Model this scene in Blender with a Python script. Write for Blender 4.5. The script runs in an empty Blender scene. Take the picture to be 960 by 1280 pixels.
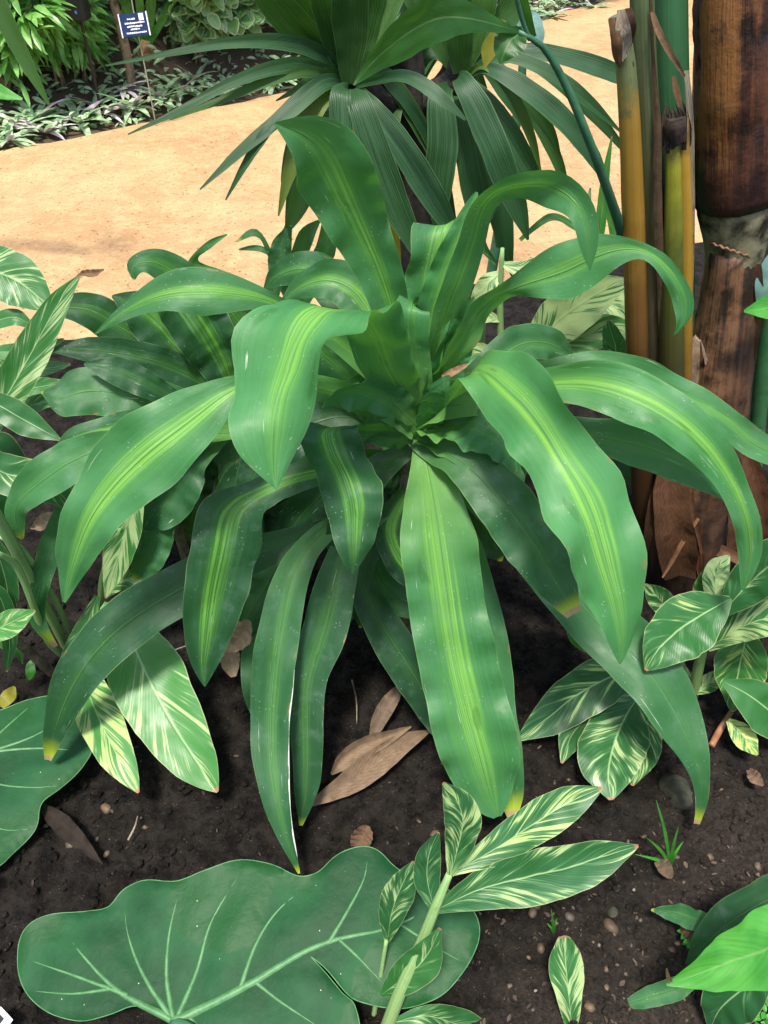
import bpy, bmesh, math, random
from mathutils import Vector, Matrix, noise as mn
from mathutils.geometry import delaunay_2d_cdt

random.seed(7)
SC = bpy.context.scene
COL = SC.collection
R = math.radians

# ------------------------------------------------------------------ camera
CAM_H, PITCH, FPX = 1.35, 42.0, 970.0
cam_data = bpy.data.cameras.new('camera')
cam_data.sensor_fit = 'VERTICAL'
cam_data.sensor_height = 24.0
cam_data.lens = FPX / 1280.0 * 24.0
cam_data.clip_start = 0.02
cam_data.clip_end = 300
cam = bpy.data.objects.new('camera', cam_data)
COL.objects.link(cam)
cam.location = (0, 0, CAM_H)
cam.rotation_euler = (R(90 - PITCH), 0, 0)
SC.camera = cam

# ------------------------------------------------------------------ world, sun, exposure
SUN_EL, SUN_AZ = 71.0, 196.0          # azimuth clockwise from +Y
world = bpy.data.worlds.new('World')
SC.world = world
world.use_nodes = True
wn = world.node_tree
sky = wn.nodes.new('ShaderNodeTexSky')
sky.sky_type = 'NISHITA'
sky.sun_disc = False
sky.sun_elevation = R(SUN_EL)
sky.sun_rotation = R(SUN_AZ)
sky.air_density = 1.0
sky.dust_density = 3.0
bg = wn.nodes['Background']
bg.inputs['Strength'].default_value = 0.098
wn.links.new(sky.outputs[0], bg.inputs['Color'])
sun_data = bpy.data.lights.new('sun', 'SUN')
sun_data.energy = 2.7
sun_data.angle = R(9)
sun_data.color = (1.0, 0.95, 0.86)
sun = bpy.data.objects.new('sun', sun_data)
COL.objects.link(sun)
sd = Vector((math.sin(R(SUN_AZ)) * math.cos(R(SUN_EL)), math.cos(R(SUN_AZ)) * math.cos(R(SUN_EL)), math.sin(R(SUN_EL))))
sun.rotation_euler = sd.to_track_quat('Z', 'Y').to_euler()
sun.location = sd * 8
SC.view_settings.view_transform = 'Standard'
SC.view_settings.look = 'None'
SC.view_settings.gamma = 1.0
SC.view_settings.use_curve_mapping = False
SC.view_settings.exposure = 1.36

# ------------------------------------------------------------------ photo point -> place
CP, SP = math.cos(R(PITCH)), math.sin(R(PITCH))
def ray(px, py):
    a, b = (px - 480.0) / FPX, (640.0 - py) / FPX
    return Vector((a, CP + b * SP, -SP + b * CP))
def at(px, py, Y):
    r = ray(px, py)
    return Vector((0, 0, CAM_H)) + r * (Y / r.y)
def on_ground(px, py, z=0.0):
    r = ray(px, py)
    return Vector((0, 0, CAM_H)) + r * ((z - CAM_H) / r.z)

# ------------------------------------------------------------------ node helper
class G:
    def __init__(s, name):
        s.m = bpy.data.materials.new(name)
        s.m.use_nodes = True
        s.t = s.m.node_tree
        s.t.nodes.clear()
        s.out = s.t.nodes.new('ShaderNodeOutputMaterial')
    def put(s, sock, v):
        if v is None: return
        if hasattr(v, 'is_output'): s.t.links.new(v, sock)
        elif isinstance(v, (tuple, list)):
            n = len(sock.default_value)
            sock.default_value = tuple(v)[:n] if len(v) >= n else tuple(v) + (1.0,)
        else: sock.default_value = v
    def node(s, t, **kw):
        n = s.t.nodes.new(t)
        for k, v in kw.items(): setattr(n, k, v)
        return n
    def math(s, op, a, b=None, c=None, clamp=False):
        n = s.node('ShaderNodeMath', operation=op, use_clamp=clamp)
        s.put(n.inputs[0], a); s.put(n.inputs[1], b); s.put(n.inputs[2], c)
        return n.outputs[0]
    def add(s, a, b): return s.math('ADD', a, b)
    def sub(s, a, b): return s.math('SUBTRACT', a, b)
    def mul(s, a, b): return s.math('MULTIPLY', a, b)
    def sstep(s, v, lo, hi, a=0.0, b=1.0):
        n = s.node('ShaderNodeMapRange', interpolation_type='SMOOTHSTEP')
        s.put(n.inputs[0], v); s.put(n.inputs[1], lo); s.put(n.inputs[2], hi); s.put(n.inputs[3], a); s.put(n.inputs[4], b)
        return n.outputs[0]
    def lin(s, v, lo, hi, a=0.0, b=1.0):
        n = s.node('ShaderNodeMapRange')
        s.put(n.inputs[0], v); s.put(n.inputs[1], lo); s.put(n.inputs[2], hi); s.put(n.inputs[3], a); s.put(n.inputs[4], b)
        return n.outputs[0]
    def mix(s, f, a, b, blend='MIX'):
        n = s.node('ShaderNodeMix', data_type='RGBA', blend_type=blend)
        s.put(n.inputs[0], f); s.put(n.inputs[6], a); s.put(n.inputs[7], b)
        return n.outputs[2]
    def xyz(s, x, y, z=0.0):
        n = s.node('ShaderNodeCombineXYZ')
        s.put(n.inputs[0], x); s.put(n.inputs[1], y); s.put(n.inputs[2], z)
        return n.outputs[0]
    def sep(s, v):
        n = s.node('ShaderNodeSeparateXYZ'); s.put(n.inputs[0], v); return n.outputs
    def noise(s, vec, scale=1.0, detail=2.0, rough=0.5, col=False, dist=0.0):
        n = s.node('ShaderNodeTexNoise')
        s.put(n.inputs['Vector'], vec); n.inputs['Scale'].default_value = scale
        n.inputs['Detail'].default_value = detail; n.inputs['Roughness'].default_value = rough
        n.inputs['Distortion'].default_value = dist
        return n.outputs['Color' if col else 'Fac']
    def voro(s, vec, scale, feature='F1', out='Distance'):
        n = s.node('ShaderNodeTexVoronoi', feature=feature)
        s.put(n.inputs['Vector'], vec); n.inputs['Scale'].default_value = scale
        return n.outputs[out]
    def uv(s):
        return s.sep(s.node('ShaderNodeTexCoord').outputs['UV'])
    def obj(s): return s.node('ShaderNodeTexCoord').outputs['Object']
    def info(s): return s.node('ShaderNodeObjectInfo')
    def pos(s): return s.node('ShaderNodeNewGeometry').outputs['Position']
    def bump(s, h, strength=0.3, dist=0.002):
        n = s.node('ShaderNodeBump')
        n.inputs['Strength'].default_value = strength; n.inputs['Distance'].default_value = dist
        s.put(n.inputs['Height'], h); return n.outputs[0]
    def shade(s, col, rough=0.5, spec=0.5, normal=None, trans=0.0, tcol=None, coat=0.0):
        p = s.node('ShaderNodeBsdfPrincipled')
        s.put(p.inputs['Base Color'], col); s.put(p.inputs['Roughness'], rough)
        s.put(p.inputs['Specular IOR Level'], spec); s.put(p.inputs['Coat Weight'], coat)
        p.inputs['Coat Roughness'].default_value = 0.25
        if normal is not None: s.put(p.inputs['Normal'], normal)
        res = p.outputs[0]
        if trans > 0:
            t = s.node('ShaderNodeBsdfTranslucent')
            s.put(t.inputs[0], tcol if tcol is not None else col)
            if normal is not None: s.put(t.inputs['Normal'], normal)
            m = s.node('ShaderNodeMixShader'); m.inputs[0].default_value = trans
            s.t.links.new(res, m.inputs[1]); s.t.links.new(t.outputs[0], m.inputs[2])
            res = m.outputs[0]
        s.t.links.new(res, s.out.inputs[0])
        return s.m

def objcol(g):
    i = g.info()
    c = g.node('ShaderNodeSeparateColor'); g.put(c.inputs[0], i.outputs['Color'])
    return c.outputs[0], c.outputs[1], c.outputs[2], i.outputs['Random']

# ------------------------------------------------------------------ materials
def mat_dracaena():
    # object colour: red = strength of the yellow stripe, green = youth (lighter), blue = yellowed tip
    g = G('dracaena_leaf')
    stripe, young, tip, rnd = objcol(g)
    u, v, _ = g.uv()
    us = g.mul(g.sub(u, 0.5), 2.0)
    ua = g.math('ABSOLUTE', us)
    seed = g.mul(rnd, 60.0)
    usx = g.add(us, g.mul(g.sub(rnd, 0.5), 0.16))
    uax = g.math('ABSOLUTE', usx)
    l1 = g.noise(g.xyz(g.mul(us, 6.0), g.mul(v, 2.4), seed), 1.0, 3.0)
    l2 = g.noise(g.xyz(g.mul(us, 26.0), g.mul(v, 1.0), g.add(seed, 9.0)), 1.0, 2.0)
    edge = g.add(uax, g.mul(g.sub(l1, 0.5), 0.55))
    core = g.sstep(edge, 0.14, 0.38, 1.0, 0.0)
    halo = g.sstep(edge, 0.14, 0.62, 1.0, 0.0)
    inner = g.sstep(l2, 0.34, 0.64, 0.08, 1.0)
    fade = g.mul(g.sstep(v, 0.0, 0.2, 0.5, 1.0), g.sstep(v, 0.72, 0.98, 1.0, 0.25))
    smask = g.mul(g.mul(g.mul(core, inner), fade), stripe)
    hmask = g.mul(g.mul(halo, fade), g.mul(stripe, g.lin(l2, 0.35, 0.65, 0.30, 0.70)))
    P = g.obj()
    big = g.noise(P, 9.0, 3.0)
    fine = g.noise(g.xyz(g.mul(us, 60.0), g.mul(v, 3.0), seed), 1.0, 3.0)
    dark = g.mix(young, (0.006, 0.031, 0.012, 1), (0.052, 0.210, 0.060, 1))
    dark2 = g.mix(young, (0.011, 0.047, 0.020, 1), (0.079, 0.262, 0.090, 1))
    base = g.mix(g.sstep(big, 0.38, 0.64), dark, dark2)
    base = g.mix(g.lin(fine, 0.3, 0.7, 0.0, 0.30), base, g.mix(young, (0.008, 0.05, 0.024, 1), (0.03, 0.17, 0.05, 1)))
    c = g.mix(hmask, base, g.mix(young, (0.055, 0.20, 0.035, 1), (0.115, 0.335, 0.065, 1)))
    c = g.mix(smask, c, g.mix(young, (0.13, 0.37, 0.045, 1), (0.205, 0.45, 0.070, 1)))
    c = g.mix(g.mul(g.sstep(v, 0.04, 0.42, 0.85, 0.0), g.lin(young, 0.1, 0.6, 0.15, 1.0)), c, (0.125, 0.300, 0.060, 1))
    c = g.mix(g.sstep(g.noise(g.xyz(g.mul(us, 48.0), g.mul(v, 1.4), seed), 1.0, 2.0), 0.48, 0.68, 0.0, 0.40), c, g.mix(young, (0.028, 0.09, 0.05, 1), (0.09, 0.28, 0.10, 1)))
    mid = g.sstep(ua, 0.0, 0.035, 0.6, 0.0)
    c = g.mix(mid, c, g.mix(0.5, c, (0.14, 0.32, 0.10, 1)))
    c = g.mix(g.mul(g.sstep(ua, 0.965, 0.995, 0.0, 0.65), g.lin(big, .35, .65)), c, (0.22, 0.34, 0.13, 1))
    # dust specks and pale scratches
    sp = g.voro(P, 150.0)
    spm = g.mul(g.sstep(sp, 0.10, 0.16, 1.0, 0.0), g.sstep(g.noise(P, 22.0, 1.0), 0.54, 0.64))
    c = g.mix(g.mul(spm, 0.55), c, (0.42, 0.47, 0.42, 1))
    film = g.sstep(g.noise(P, 30.0, 4.0, 0.65), 0.50, 0.78)
    c = g.mix(g.mul(film, g.mix(young, (.34, .34, .34, 1), (.16, .16, .16, 1))), c, (0.14, 0.23, 0.19, 1))
    scr = g.noise(g.xyz(g.mul(us, 11.0), g.mul(v, 5.0), g.add(seed, 3.0)), 1.0, 3.0, 0.7)
    c = g.mix(g.mul(g.sstep(scr, 0.705, 0.72), 0.75), c, (0.55, 0.60, 0.50, 1))
    nick = g.mul(g.sstep(g.noise(g.xyz(g.mul(us, 4.0), g.mul(v, 16.0), g.add(seed, 44.0)), 1.0, 3.0, .6), .64, .68), g.sstep(ua, .82, .97))
    c = g.mix(g.mul(nick, .85), c, (.26, .17, .07, 1))
    # yellow then brown at the tip
    tv = g.add(v, g.mul(g.sub(big, 0.5), 0.05))
    lo = g.sub(1.0, g.mul(tip, 0.10))
    c = g.mix(g.mul(g.sstep(tv, lo, 1.0, 0.0, 1.0), g.sstep(tip, 0.0, 0.15)), c, (0.42, 0.52, 0.03, 1))
    c = g.mix(g.mul(g.sstep(tv, g.sub(1.0, g.mul(tip, 0.030)), g.sub(1.005, g.mul(tip, 0.022))), g.sstep(tip, 0.3, 0.5)), c, (0.42, 0.28, 0.16, 1))
    back = g.node('ShaderNodeNewGeometry').outputs['Backfacing']
    h = g.add(g.mul(fine, 0.30), g.add(g.mul(g.noise(P, 45.0, 3.0), 0.8), g.mul(g.noise(g.xyz(g.mul(us, 3.0), g.mul(v, 22.0), seed), 1.0, 2.0), 0.9)))
    h = g.add(h, g.sstep(ua, 0.0, 0.06, -0.8, 0.0))
    nrm = g.bump(h, 0.55, 0.0016)
    wet = g.sstep(g.noise(g.xyz(g.mul(us, 1.6), g.mul(v, 5.0), g.add(seed, 21.0)), 1.0, 2.0, 0.6), 0.66, 0.70)
    c = g.mix(g.mul(wet, 0.55), c, g.mix(0.7, c, (0.018, 0.10, 0.010, 1)))
    rough = g.lin(g.noise(P, 35.0, 3.0), 0.3, 0.7, 0.38, 0.58)
    tc = g.mix(0.6, c, (0.16, 0.48, 0.03, 1))
    return g.shade(c, rough, 0.33, nrm, 0.32, tc)

def mat_ginger():
    # object colour: red = amount of variegation, green = youth, blue = yellowness of the pale parts
    g = G('variegated_ginger_leaf')
    amt, young, yel, rnd = objcol(g)
    u, v, _ = g.uv()
    us = g.mul(g.sub(u, 0.5), 2.0)
    ua = g.math('ABSOLUTE', us)
    seed = g.mul(rnd, 90.0)
    side = g.math('SIGN', us)
    c = g.sub(v, g.mul(g.mul(ua, g.sub(1.15, g.mul(ua, 0.25))), 0.30))
    z = g.add(seed, g.mul(side, 7.3))
    n1 = g.noise(g.xyz(g.mul(c, 15.0), g.mul(ua, 0.45), z), 1.0, 3.0, 0.62)
    n2 = g.noise(g.xyz(g.mul(c, 60.0), g.mul(ua, 1.2), g.add(z, 31.0)), 1.0, 2.0)
    n3 = g.noise(g.xyz(g.mul(c, 4.0), g.mul(ua, 1.4), g.add(z, 5.0)), 1.0, 1.0)
    k = g.add(g.add(g.mul(n1, 0.66), g.mul(n2, 0.34)), g.mul(n3, 0.36))
    k = g.add(k, g.mul(g.sub(rnd, .5), g.mul(g.sub(ua, .45), .16)))
    th = g.lin(amt, 0.0, 1.0, 0.94, 0.61)
    m = g.sstep(g.sub(k, th), -0.012, 0.045)
    m2 = g.sstep(g.sub(k, th), -0.10, 0.0)
    P = g.obj()
    big = g.noise(P, 14.0, 2.0)
    grn = g.mix(young, (0.012, 0.072, 0.019, 1), (0.055, 0.23, 0.040, 1))
    grn = g.mix(g.lin(big, 0.35, 0.65, 0, 0.5), grn, g.mix(young, (0.024, 0.105, 0.045, 1), (0.085, 0.29, 0.06, 1)))
    grn = g.mix(g.mul(m2, 0.55), grn, (0.10, 0.24, 0.09, 1))
    pale = g.mix(yel, (0.36, 0.47, 0.22, 1), (0.42, 0.52, 0.09, 1))
    pale = g.mix(g.lin(n2, 0.3, 0.7, 0, 0.35), pale, (0.30, 0.46, 0.18, 1))
    col = g.mix(m, grn, pale)
    col = g.mix(g.sstep(ua, 0.0, 0.05, 0.85, 0.0), col, (0.30, 0.46, 0.20, 1))
    col = g.mix(g.sstep(ua, 0.96, 0.99, 0.0, 0.6), col, (0.40, 0.42, 0.2, 1))
    col = g.mix(g.sstep(v, 0.975, 0.99), col, (0.32, 0.17, 0.10, 1))
    h = g.add(g.mul(g.math('SINE', g.mul(c, 230.0)), 0.05), g.mul(g.noise(P, 60.0, 2.0), 0.5))
    h = g.add(h, g.sstep(ua, 0.0, 0.08, -0.7, 0.0))
    nrm = g.bump(h, 0.5, 0.0014)
    return g.shade(col, g.lin(big, 0.3, 0.7, 0.36, 0.50), 0.4, nrm, 0.22, g.mix(0.4, col, (0.2, 0.45, 0.04, 1)))

def mat_strap(name, a, b, under):
    g = G(name)
    s_, young, tip, rnd = objcol(g)
    u, v, _ = g.uv()
    us = g.mul(g.sub(u, 0.5), 2.0)
    ua = g.math('ABSOLUTE', us)
    l = g.noise(g.xyz(g.mul(us, 13.0), g.mul(v, 1.4), g.mul(rnd, 40.0)), 1.0, 3.0)
    P = g.obj()
    c = g.mix(g.sstep(g.add(g.mul(l, 0.7), g.mul(g.noise(P, 10.0, 2.0), 0.3)), 0.36, 0.62), a, b)
    c = g.mix(young, c, under)
    c = g.mix(tip, c, (0.55, 0.42, 0.03, 1))
    c = g.mix(g.sstep(ua, 0.93, 0.99, 0.0, 0.5), c, (0.13, 0.22, 0.10, 1))
    h = g.add(g.mul(g.math('SINE', g.mul(us, 42.0)), 0.5), g.mul(g.noise(P, 40.0, 2.0), 0.5))
    return g.shade(c, g.lin(l, 0.3, 0.7, 0.40, 0.55), 0.4, g.bump(h, 0.35, 0.0015), 0.22, g.mix(0.6, c, (0.12, 0.36, 0.02, 1)))

def mat_plain_leaf(name, a, b, rough=0.38, trans=0.25, scale=18.0, tint=(0.2, 0.5, 0.04, 1), rim=None):
    g = G(name)
    u, v, _ = g.uv()
    us = g.mul(g.sub(u, 0.5), 2.0)
    ua = g.math('ABSOLUTE', us)
    i = g.info()
    P = g.obj()
    n = g.noise(P, scale, 3.0)
    c = g.mix(g.sstep(n, 0.34, 0.66), a, b)
    lat = g.noise(g.xyz(g.mul(g.sub(v, g.mul(ua, .28)), 34.0), g.mul(ua, .6), g.mul(i.outputs['Random'], 20.0)), 1.0, 2.0)
    c = g.mix(g.sstep(lat, .42, .68, 0.0, .42), c, g.mix(.5, c, (0.008, .05, .006, 1)))
    if rim:
        vv = g.mul(g.sub(v, 0.5), 2.0)
        rad = g.math('SQRT', g.add(g.mul(us, us), g.mul(vv, vv)))
        c = g.mix(g.sstep(g.add(rad, g.mul(g.sub(g.noise(P, 60.0, 1.0), 0.5), 0.45)), 0.80, 0.95), c, rim)
    c = g.mix(g.sstep(ua, 0.0, 0.07, 0.5, 0.0), c, g.mix(0.5, c, (0.35, 0.5, 0.2, 1)))
    h = g.add(g.mul(g.math('SINE', g.mul(g.sub(v, g.mul(ua, 0.3)), 120.0)), 0.05), g.mul(g.noise(P, 50.0, 2.0), 0.6))
    return g.shade(c, g.lin(n, 0.3, 0.7, rough - .08, rough + .08), 0.5, g.bump(h, 0.4, 0.0015), trans, g.mix(0.5, c, tint))

def mat_elephant():
    g = G('elephant_ear_leaf')
    P = g.obj()
    n = g.noise(P, 7.0, 4.0)
    c = g.mix(g.sstep(n, 0.35, 0.65), (0.006, 0.046, 0.014, 1), (0.015, 0.082, 0.028, 1))
    wet = g.sstep(g.noise(P, 6.5, 2.0, 0.4), 0.56, 0.60)
    c = g.mix(g.mul(wet, 0.55), c, (0.009, 0.058, 0.011, 1))
    film = g.sstep(g.noise(P, 28.0, 4.0, 0.65), 0.5, 0.8)
    c = g.mix(g.mul(film, 0.10), c, (0.05, 0.13, 0.07, 1))
    sp = g.voro(P, 55.0)
    c = g.mix(g.mul(g.sstep(sp, 0.035, 0.06, 1.0, 0.0), g.sstep(g.noise(P, 19.0, 1.0), 0.5, 0.6)), c, (0.5, 0.52, 0.34, 1))
    net = g.voro(P, 60.0, 'DISTANCE_TO_EDGE')
    h = g.add(g.mul(g.sstep(net, 0.0, 0.15), 0.022), g.add(g.mul(g.noise(P, 22.0, 4.0), 0.9), g.mul(g.noise(P, 6.0, 2.0), 2.4)))
    rough = g.mix(wet, g.lin(n, 0.3, 0.7, 0.52, 0.66), (0.50, 0.50, 0.50, 1))
    return g.shade(c, rough, 0.17, g.bump(h, 0.6, 0.006), 0.15, (0.08, 0.34, 0.03, 1))

def mat_soil():
    g = G('dark_soil')
    P = g.pos()
    n = g.noise(P, 6.0, 5.0, 0.62)
    f = g.noise(P, 140.0, 5.0, 0.7)
    m = g.noise(P, 30.0, 4.0, 0.65)
    c = g.mix(g.sstep(m, 0.32, 0.68), (0.0050, 0.0043, 0.0037, 1), (0.023, 0.0190, 0.0160, 1))
    x, y, z = g.sep(P)
    dry = g.sstep(g.add(g.add(g.mul(x, 0.8), g.mul(y, -1.0)), g.mul(n, 0.5)), -0.15, 0.25)
    c = g.mix(g.mul(dry, 0.75), c, g.mix(g.sstep(f, 0.35, 0.65), (0.022, 0.018, 0.0145, 1), (0.058, 0.046, 0.036, 1)))
    c = g.mix(g.sstep(f, 0.60, 0.74, 0.0, 0.45), c, (0.12, 0.095, 0.07, 1))
    c = g.mix(g.mul(g.sstep(y, 3.6, 4.4), .8), c, (0.11, 0.08, 0.055, 1))
    grit = g.voro(P, 210.0)
    gm = g.mul(g.sstep(grit, 0.16, 0.28, 1.0, 0.0), g.sstep(g.noise(P, 90.0, 1.0), 0.58, 0.66))
    c = g.mix(g.mul(gm, 0.45), c, g.mix(g.sstep(m, 0.4, 0.6), (0.24, 0.17, 0.10, 1), (0.30, 0.27, 0.23, 1)))
    h = g.add(g.mul(m, 1.6), g.add(g.mul(f, 0.9), g.mul(gm, 0.35)))
    return g.shade(c, g.lin(m, 0.3, 0.7, 0.75, 0.98), 0.12, g.bump(h, 1.0, 0.010))

def mat_sand():
    g = G('sandy_path')
    P = g.pos()
    n = g.noise(P, 1.6, 4.0, 0.6)
    m = g.noise(P, 14.0, 5.0, 0.7)
    f = g.noise(P, 90.0, 4.0, 0.7)
    c = g.mix(g.sstep(n, 0.36, 0.66), (0.355, 0.210, 0.103, 1), (0.450, 0.290, 0.150, 1))
    c = g.mix(g.sstep(m, 0.40, 0.72, 0.0, 0.6), c, (0.55, 0.37, 0.19, 1))
    f2 = g.noise(P, 42.0, 5.0, 0.75)
    c = g.mix(g.sstep(f2, 0.53, 0.66, 0.0, 0.6), c, (0.28, 0.15, 0.065, 1))
    c = g.mix(g.sstep(f, 0.58, 0.72, 0.0, 0.42), c, (0.24, 0.125, 0.05, 1))
    peb = g.voro(P, 46.0)
    pm = g.mul(g.sstep(peb, 0.16, 0.26, 1.0, 0.0), g.sstep(g.noise(P, 21.0, 1.0), 0.50, 0.58))
    c = g.mix(g.mul(pm, 0.75), c, (0.15, 0.08, 0.035, 1))
    c = g.mix(g.sstep(g.noise(P, 60.0, 3.0, .8), 0.60, 0.66, 0.0, 0.5), c, (0.62, 0.44, 0.25, 1))
    h = g.add(g.mul(m, 1.2), g.add(g.mul(f, 0.8), g.mul(pm, 0.5)))
    return g.shade(c, 0.9, 0.2, g.bump(h, 0.7, 0.012))

def mat_bark(name, a, b, cdark, rough=0.8, su=30.0, sv=6.0):
    g = G(name)
    u, v, _ = g.uv()
    P = g.obj()
    i = g.info()
    l = g.noise(g.xyz(g.mul(u, su), g.mul(v, sv), g.mul(i.outputs['Random'], 20)), 1.0, 5.0, 0.65)
    n = g.noise(P, 16.0, 4.0, 0.6)
    c = g.mix(g.sstep(l, 0.32, 0.66), a, b)
    c = g.mix(g.sstep(n, 0.50, 0.68), c, cdark)
    h = g.add(l, g.mul(n, 0.5))
    return g.shade(c, g.lin(n, 0.3, 0.7, rough - .15, rough + .1), 0.4, g.bump(h, 0.8, 0.006))

def mat_grad(name, stops, rough=0.5, su=26.0, dark=(0.03, 0.02, 0.012, 1), damt=0.5):
    """plant sheath whose own colour changes along its length"""
    g = G(name)
    u, v, _ = g.uv()
    P = g.obj()
    l = g.noise(g.xyz(g.mul(u, su), g.mul(v, 2.0), 0.0), 1.0, 4.0, 0.6)
    n = g.noise(P, 24.0, 4.0, 0.62)
    vv = g.add(v, g.mul(g.sub(n, 0.5), 0.16))
    c = stops[0][1]
    for (p0, c0), (p1, c1) in zip(stops, stops[1:]):
        c = g.mix(g.lin(vv, p0, p1), c, c1)
    c = g.mix(g.sstep(l, 0.44, 0.74, 0.0, damt), c, dark)
    c = g.mix(g.sstep(n, 0.60, 0.72, 0.0, damt), c, dark)
    return g.shade(c, g.lin(n, 0.3, 0.7, rough - .1, rough + .15), 0.45, g.bump(g.add(l, g.mul(n, .4)), 0.5, 0.004))

def mat_simple(name, a, b, rough=0.6, scale=40.0, bump=0.4, spec=0.4, trans=0.0):
    g = G(name)
    P = g.obj()
    n = g.noise(P, scale, 4.0, 0.62)
    c = g.mix(g.sstep(n, 0.34, 0.66), a, b)
    return g.shade(c, rough, spec, g.bump(n, bump, 0.003), trans, c if trans else None)

def mat_dry():
    g = G('dry_leaf')
    u, v, _ = g.uv()
    us = g.mul(g.sub(u, 0.5), 2.0)
    i = g.info()
    l = g.noise(g.xyz(g.mul(us, 16.0), g.mul(v, 2.0), g.mul(i.outputs['Random'], 30)), 1.0, 4.0, 0.65)
    n = g.noise(g.obj(), 40.0, 3.0)
    l = g.add(g.mul(l, .5), g.mul(g.noise(g.obj(), 55.0, 4.0, .7), .5))
    c = g.mix(g.sstep(l, 0.32, 0.68), (0.115, 0.078, 0.050, 1), (0.215, 0.155, 0.105, 1))
    sv_ = g.math('SINE', g.mul(g.sub(v, g.mul(g.math('ABSOLUTE', us), .22)), 110.0))
    c = g.mix(g.sstep(sv_, .75, .98, 0, .45), c, (0.07, 0.042, 0.026, 1))
    c = g.mix(g.sstep(n, 0.56, 0.70, 0, .7), c, (0.09, 0.05, 0.028, 1))
    c = g.mix(g.sstep(g.math('ABSOLUTE', us), 0.0, 0.06, .6, 0.0), c, (0.12, 0.07, 0.04, 1))
    c = g.mix(1.0, c, i.outputs['Color'], 'MULTIPLY')
    return g.shade(c, 0.7, 0.3, g.bump(g.add(l, n), 0.7, 0.003), 0.12, c)

def mat_pebble():
    g = G('pebble_stone')
    i = g.info()
    n = g.noise(g.obj(), 180.0, 4.0)
    rn = i.outputs['Random']
    c = g.mix(g.lin(rn, 0, .5), (0.055, 0.036, 0.022, 1), (0.13, 0.082, 0.045, 1))
    c = g.mix(g.lin(rn, .45, .8), c, (0.045, 0.040, 0.036, 1))
    c = g.mix(g.sstep(rn, .86, .95), c, (0.20, 0.17, 0.14, 1))
    c = g.mix(g.sstep(n, 0.4, 0.7, 0, .6), c, (0.06, 0.045, 0.035, 1))
    return g.shade(c, 0.6, 0.4, g.bump(n, 0.4, 0.002))

M = {}
M['drac'] = mat_dracaena()
M['ging'] = mat_ginger()
M['strap'] = mat_strap('strap_leaf', (0.008, 0.040, 0.013, 1), (0.030, 0.092, 0.038, 1), (0.038, 0.100, 0.010, 1))
M['heli'] = mat_plain_leaf('broad_green_leaf', (0.012, 0.066, 0.009, 1), (0.020, 0.095, 0.012, 1), .45, .35)
M['lime'] = mat_plain_leaf('bright_green_leaf', (0.035, 0.215, 0.020, 1), (0.070, 0.300, 0.040, 1), .3, .25)
M['bush'] = mat_plain_leaf('lance_leaf', (0.10, 0.32, 0.065, 1), (0.30, 0.56, 0.18, 1), .30, .48, 9.0, tint=(0.4, 0.75, 0.12, 1))
M['bush2'] = mat_plain_leaf('grey_green_leaf', (0.16, 0.28, 0.17, 1), (0.36, 0.50, 0.34, 1), .45, .4, 8.0)
M['round'] = mat_plain_leaf('white_edged_leaf', (0.12, 0.32, 0.10, 1), (0.36, 0.60, 0.27, 1), .34, .48, 9.0, tint=(0.45, 0.75, 0.25, 1), rim=(0.52, 0.62, 0.42, 1))
M['rhoeo'] = mat_plain_leaf('pale_rosette_leaf', (0.22, 0.42, 0.19, 1), (0.60, 0.70, 0.50, 1), .42, .4, 26.0, tint=(.5, .65, .35, 1))
M['purple'] = mat_plain_leaf('purple_rosette_leaf', (0.50, 0.34, 0.44, 1), (0.80, 0.66, 0.74, 1), .42, .15, 26.0, tint=(.4, .2, .35, 1))
M['blue'] = mat_plain_leaf('blue_green_leaf', (0.09, 0.19, 0.17, 1), (0.16, 0.29, 0.27, 1), .42, .15, 14.0)
M['eleph'] = mat_elephant()
M['vein'] = mat_simple('pale_vein', (0.040, 0.135, 0.045, 1), (0.070, 0.19, 0.070, 1), .5, 60)
M['soil'] = mat_soil()
M['sand'] = mat_sand()
M['stemg'] = mat_grad('green_stem', [(0, (0.17, 0.26, 0.09, 1)), (1, (0.22, 0.38, 0.14, 1))], .45, 20, (0.10, 0.16, 0.05, 1), .5)
M['stemd'] = mat_bark('brown_stem', (0.10, 0.075, 0.045, 1), (0.20, 0.155, 0.10, 1), (0.05, 0.04, 0.025, 1), .8, 8, 30)
M['trunk'] = mat_bark('dark_trunk', (0.010, 0.008, 0.007, 1), (0.030, 0.024, 0.019, 1), (0.006, 0.005, 0.004, 1), .85, 14, 22)
M['petiole'] = mat_simple('petiole', (0.022, 0.090, 0.045, 1), (0.040, 0.125, 0.062, 1), .5, 30)
M['dry'] = mat_dry()
M['white'] = mat_simple('bleached_margin', (0.42, 0.44, 0.38, 1), (0.62, 0.62, 0.56, 1), .7, 90)
M['peb'] = mat_pebble()

# ------------------------------------------------------------------ object helpers
def link(name, me, parent=None, mat=None, smooth=True):
    if mat: me.materials.append(mat)
    if smooth:
        me.polygons.foreach_set('use_smooth', [True] * len(me.polygons))
    o = bpy.data.objects.new(name, me)
    COL.objects.link(o)
    if parent:
        o.parent = parent
        me.transform(Matrix.Translation(-Vector(parent_origin(parent))))
    return o
def parent_origin(p):
    v = Vector((0, 0, 0))
    while p: v += Vector(p.location); p = p.parent
    return v
def tag(o, label, cat, group=None, kind=None):
    o['label'] = label; o['category'] = cat
    if group: o['group'] = group
    if kind: o['kind'] = kind
    return o
def thing(name, label, cat, loc, group=None):
    o = bpy.data.objects.new(name, None)
    o.empty_display_size = 0.05
    COL.objects.link(o)
    o.location = loc
    return tag(o, label, cat, group)
def recenter(o, loc):
    loc = Vector(loc)
    o.data.transform(Matrix.Translation(-loc)); o.location = loc
    return o

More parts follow.
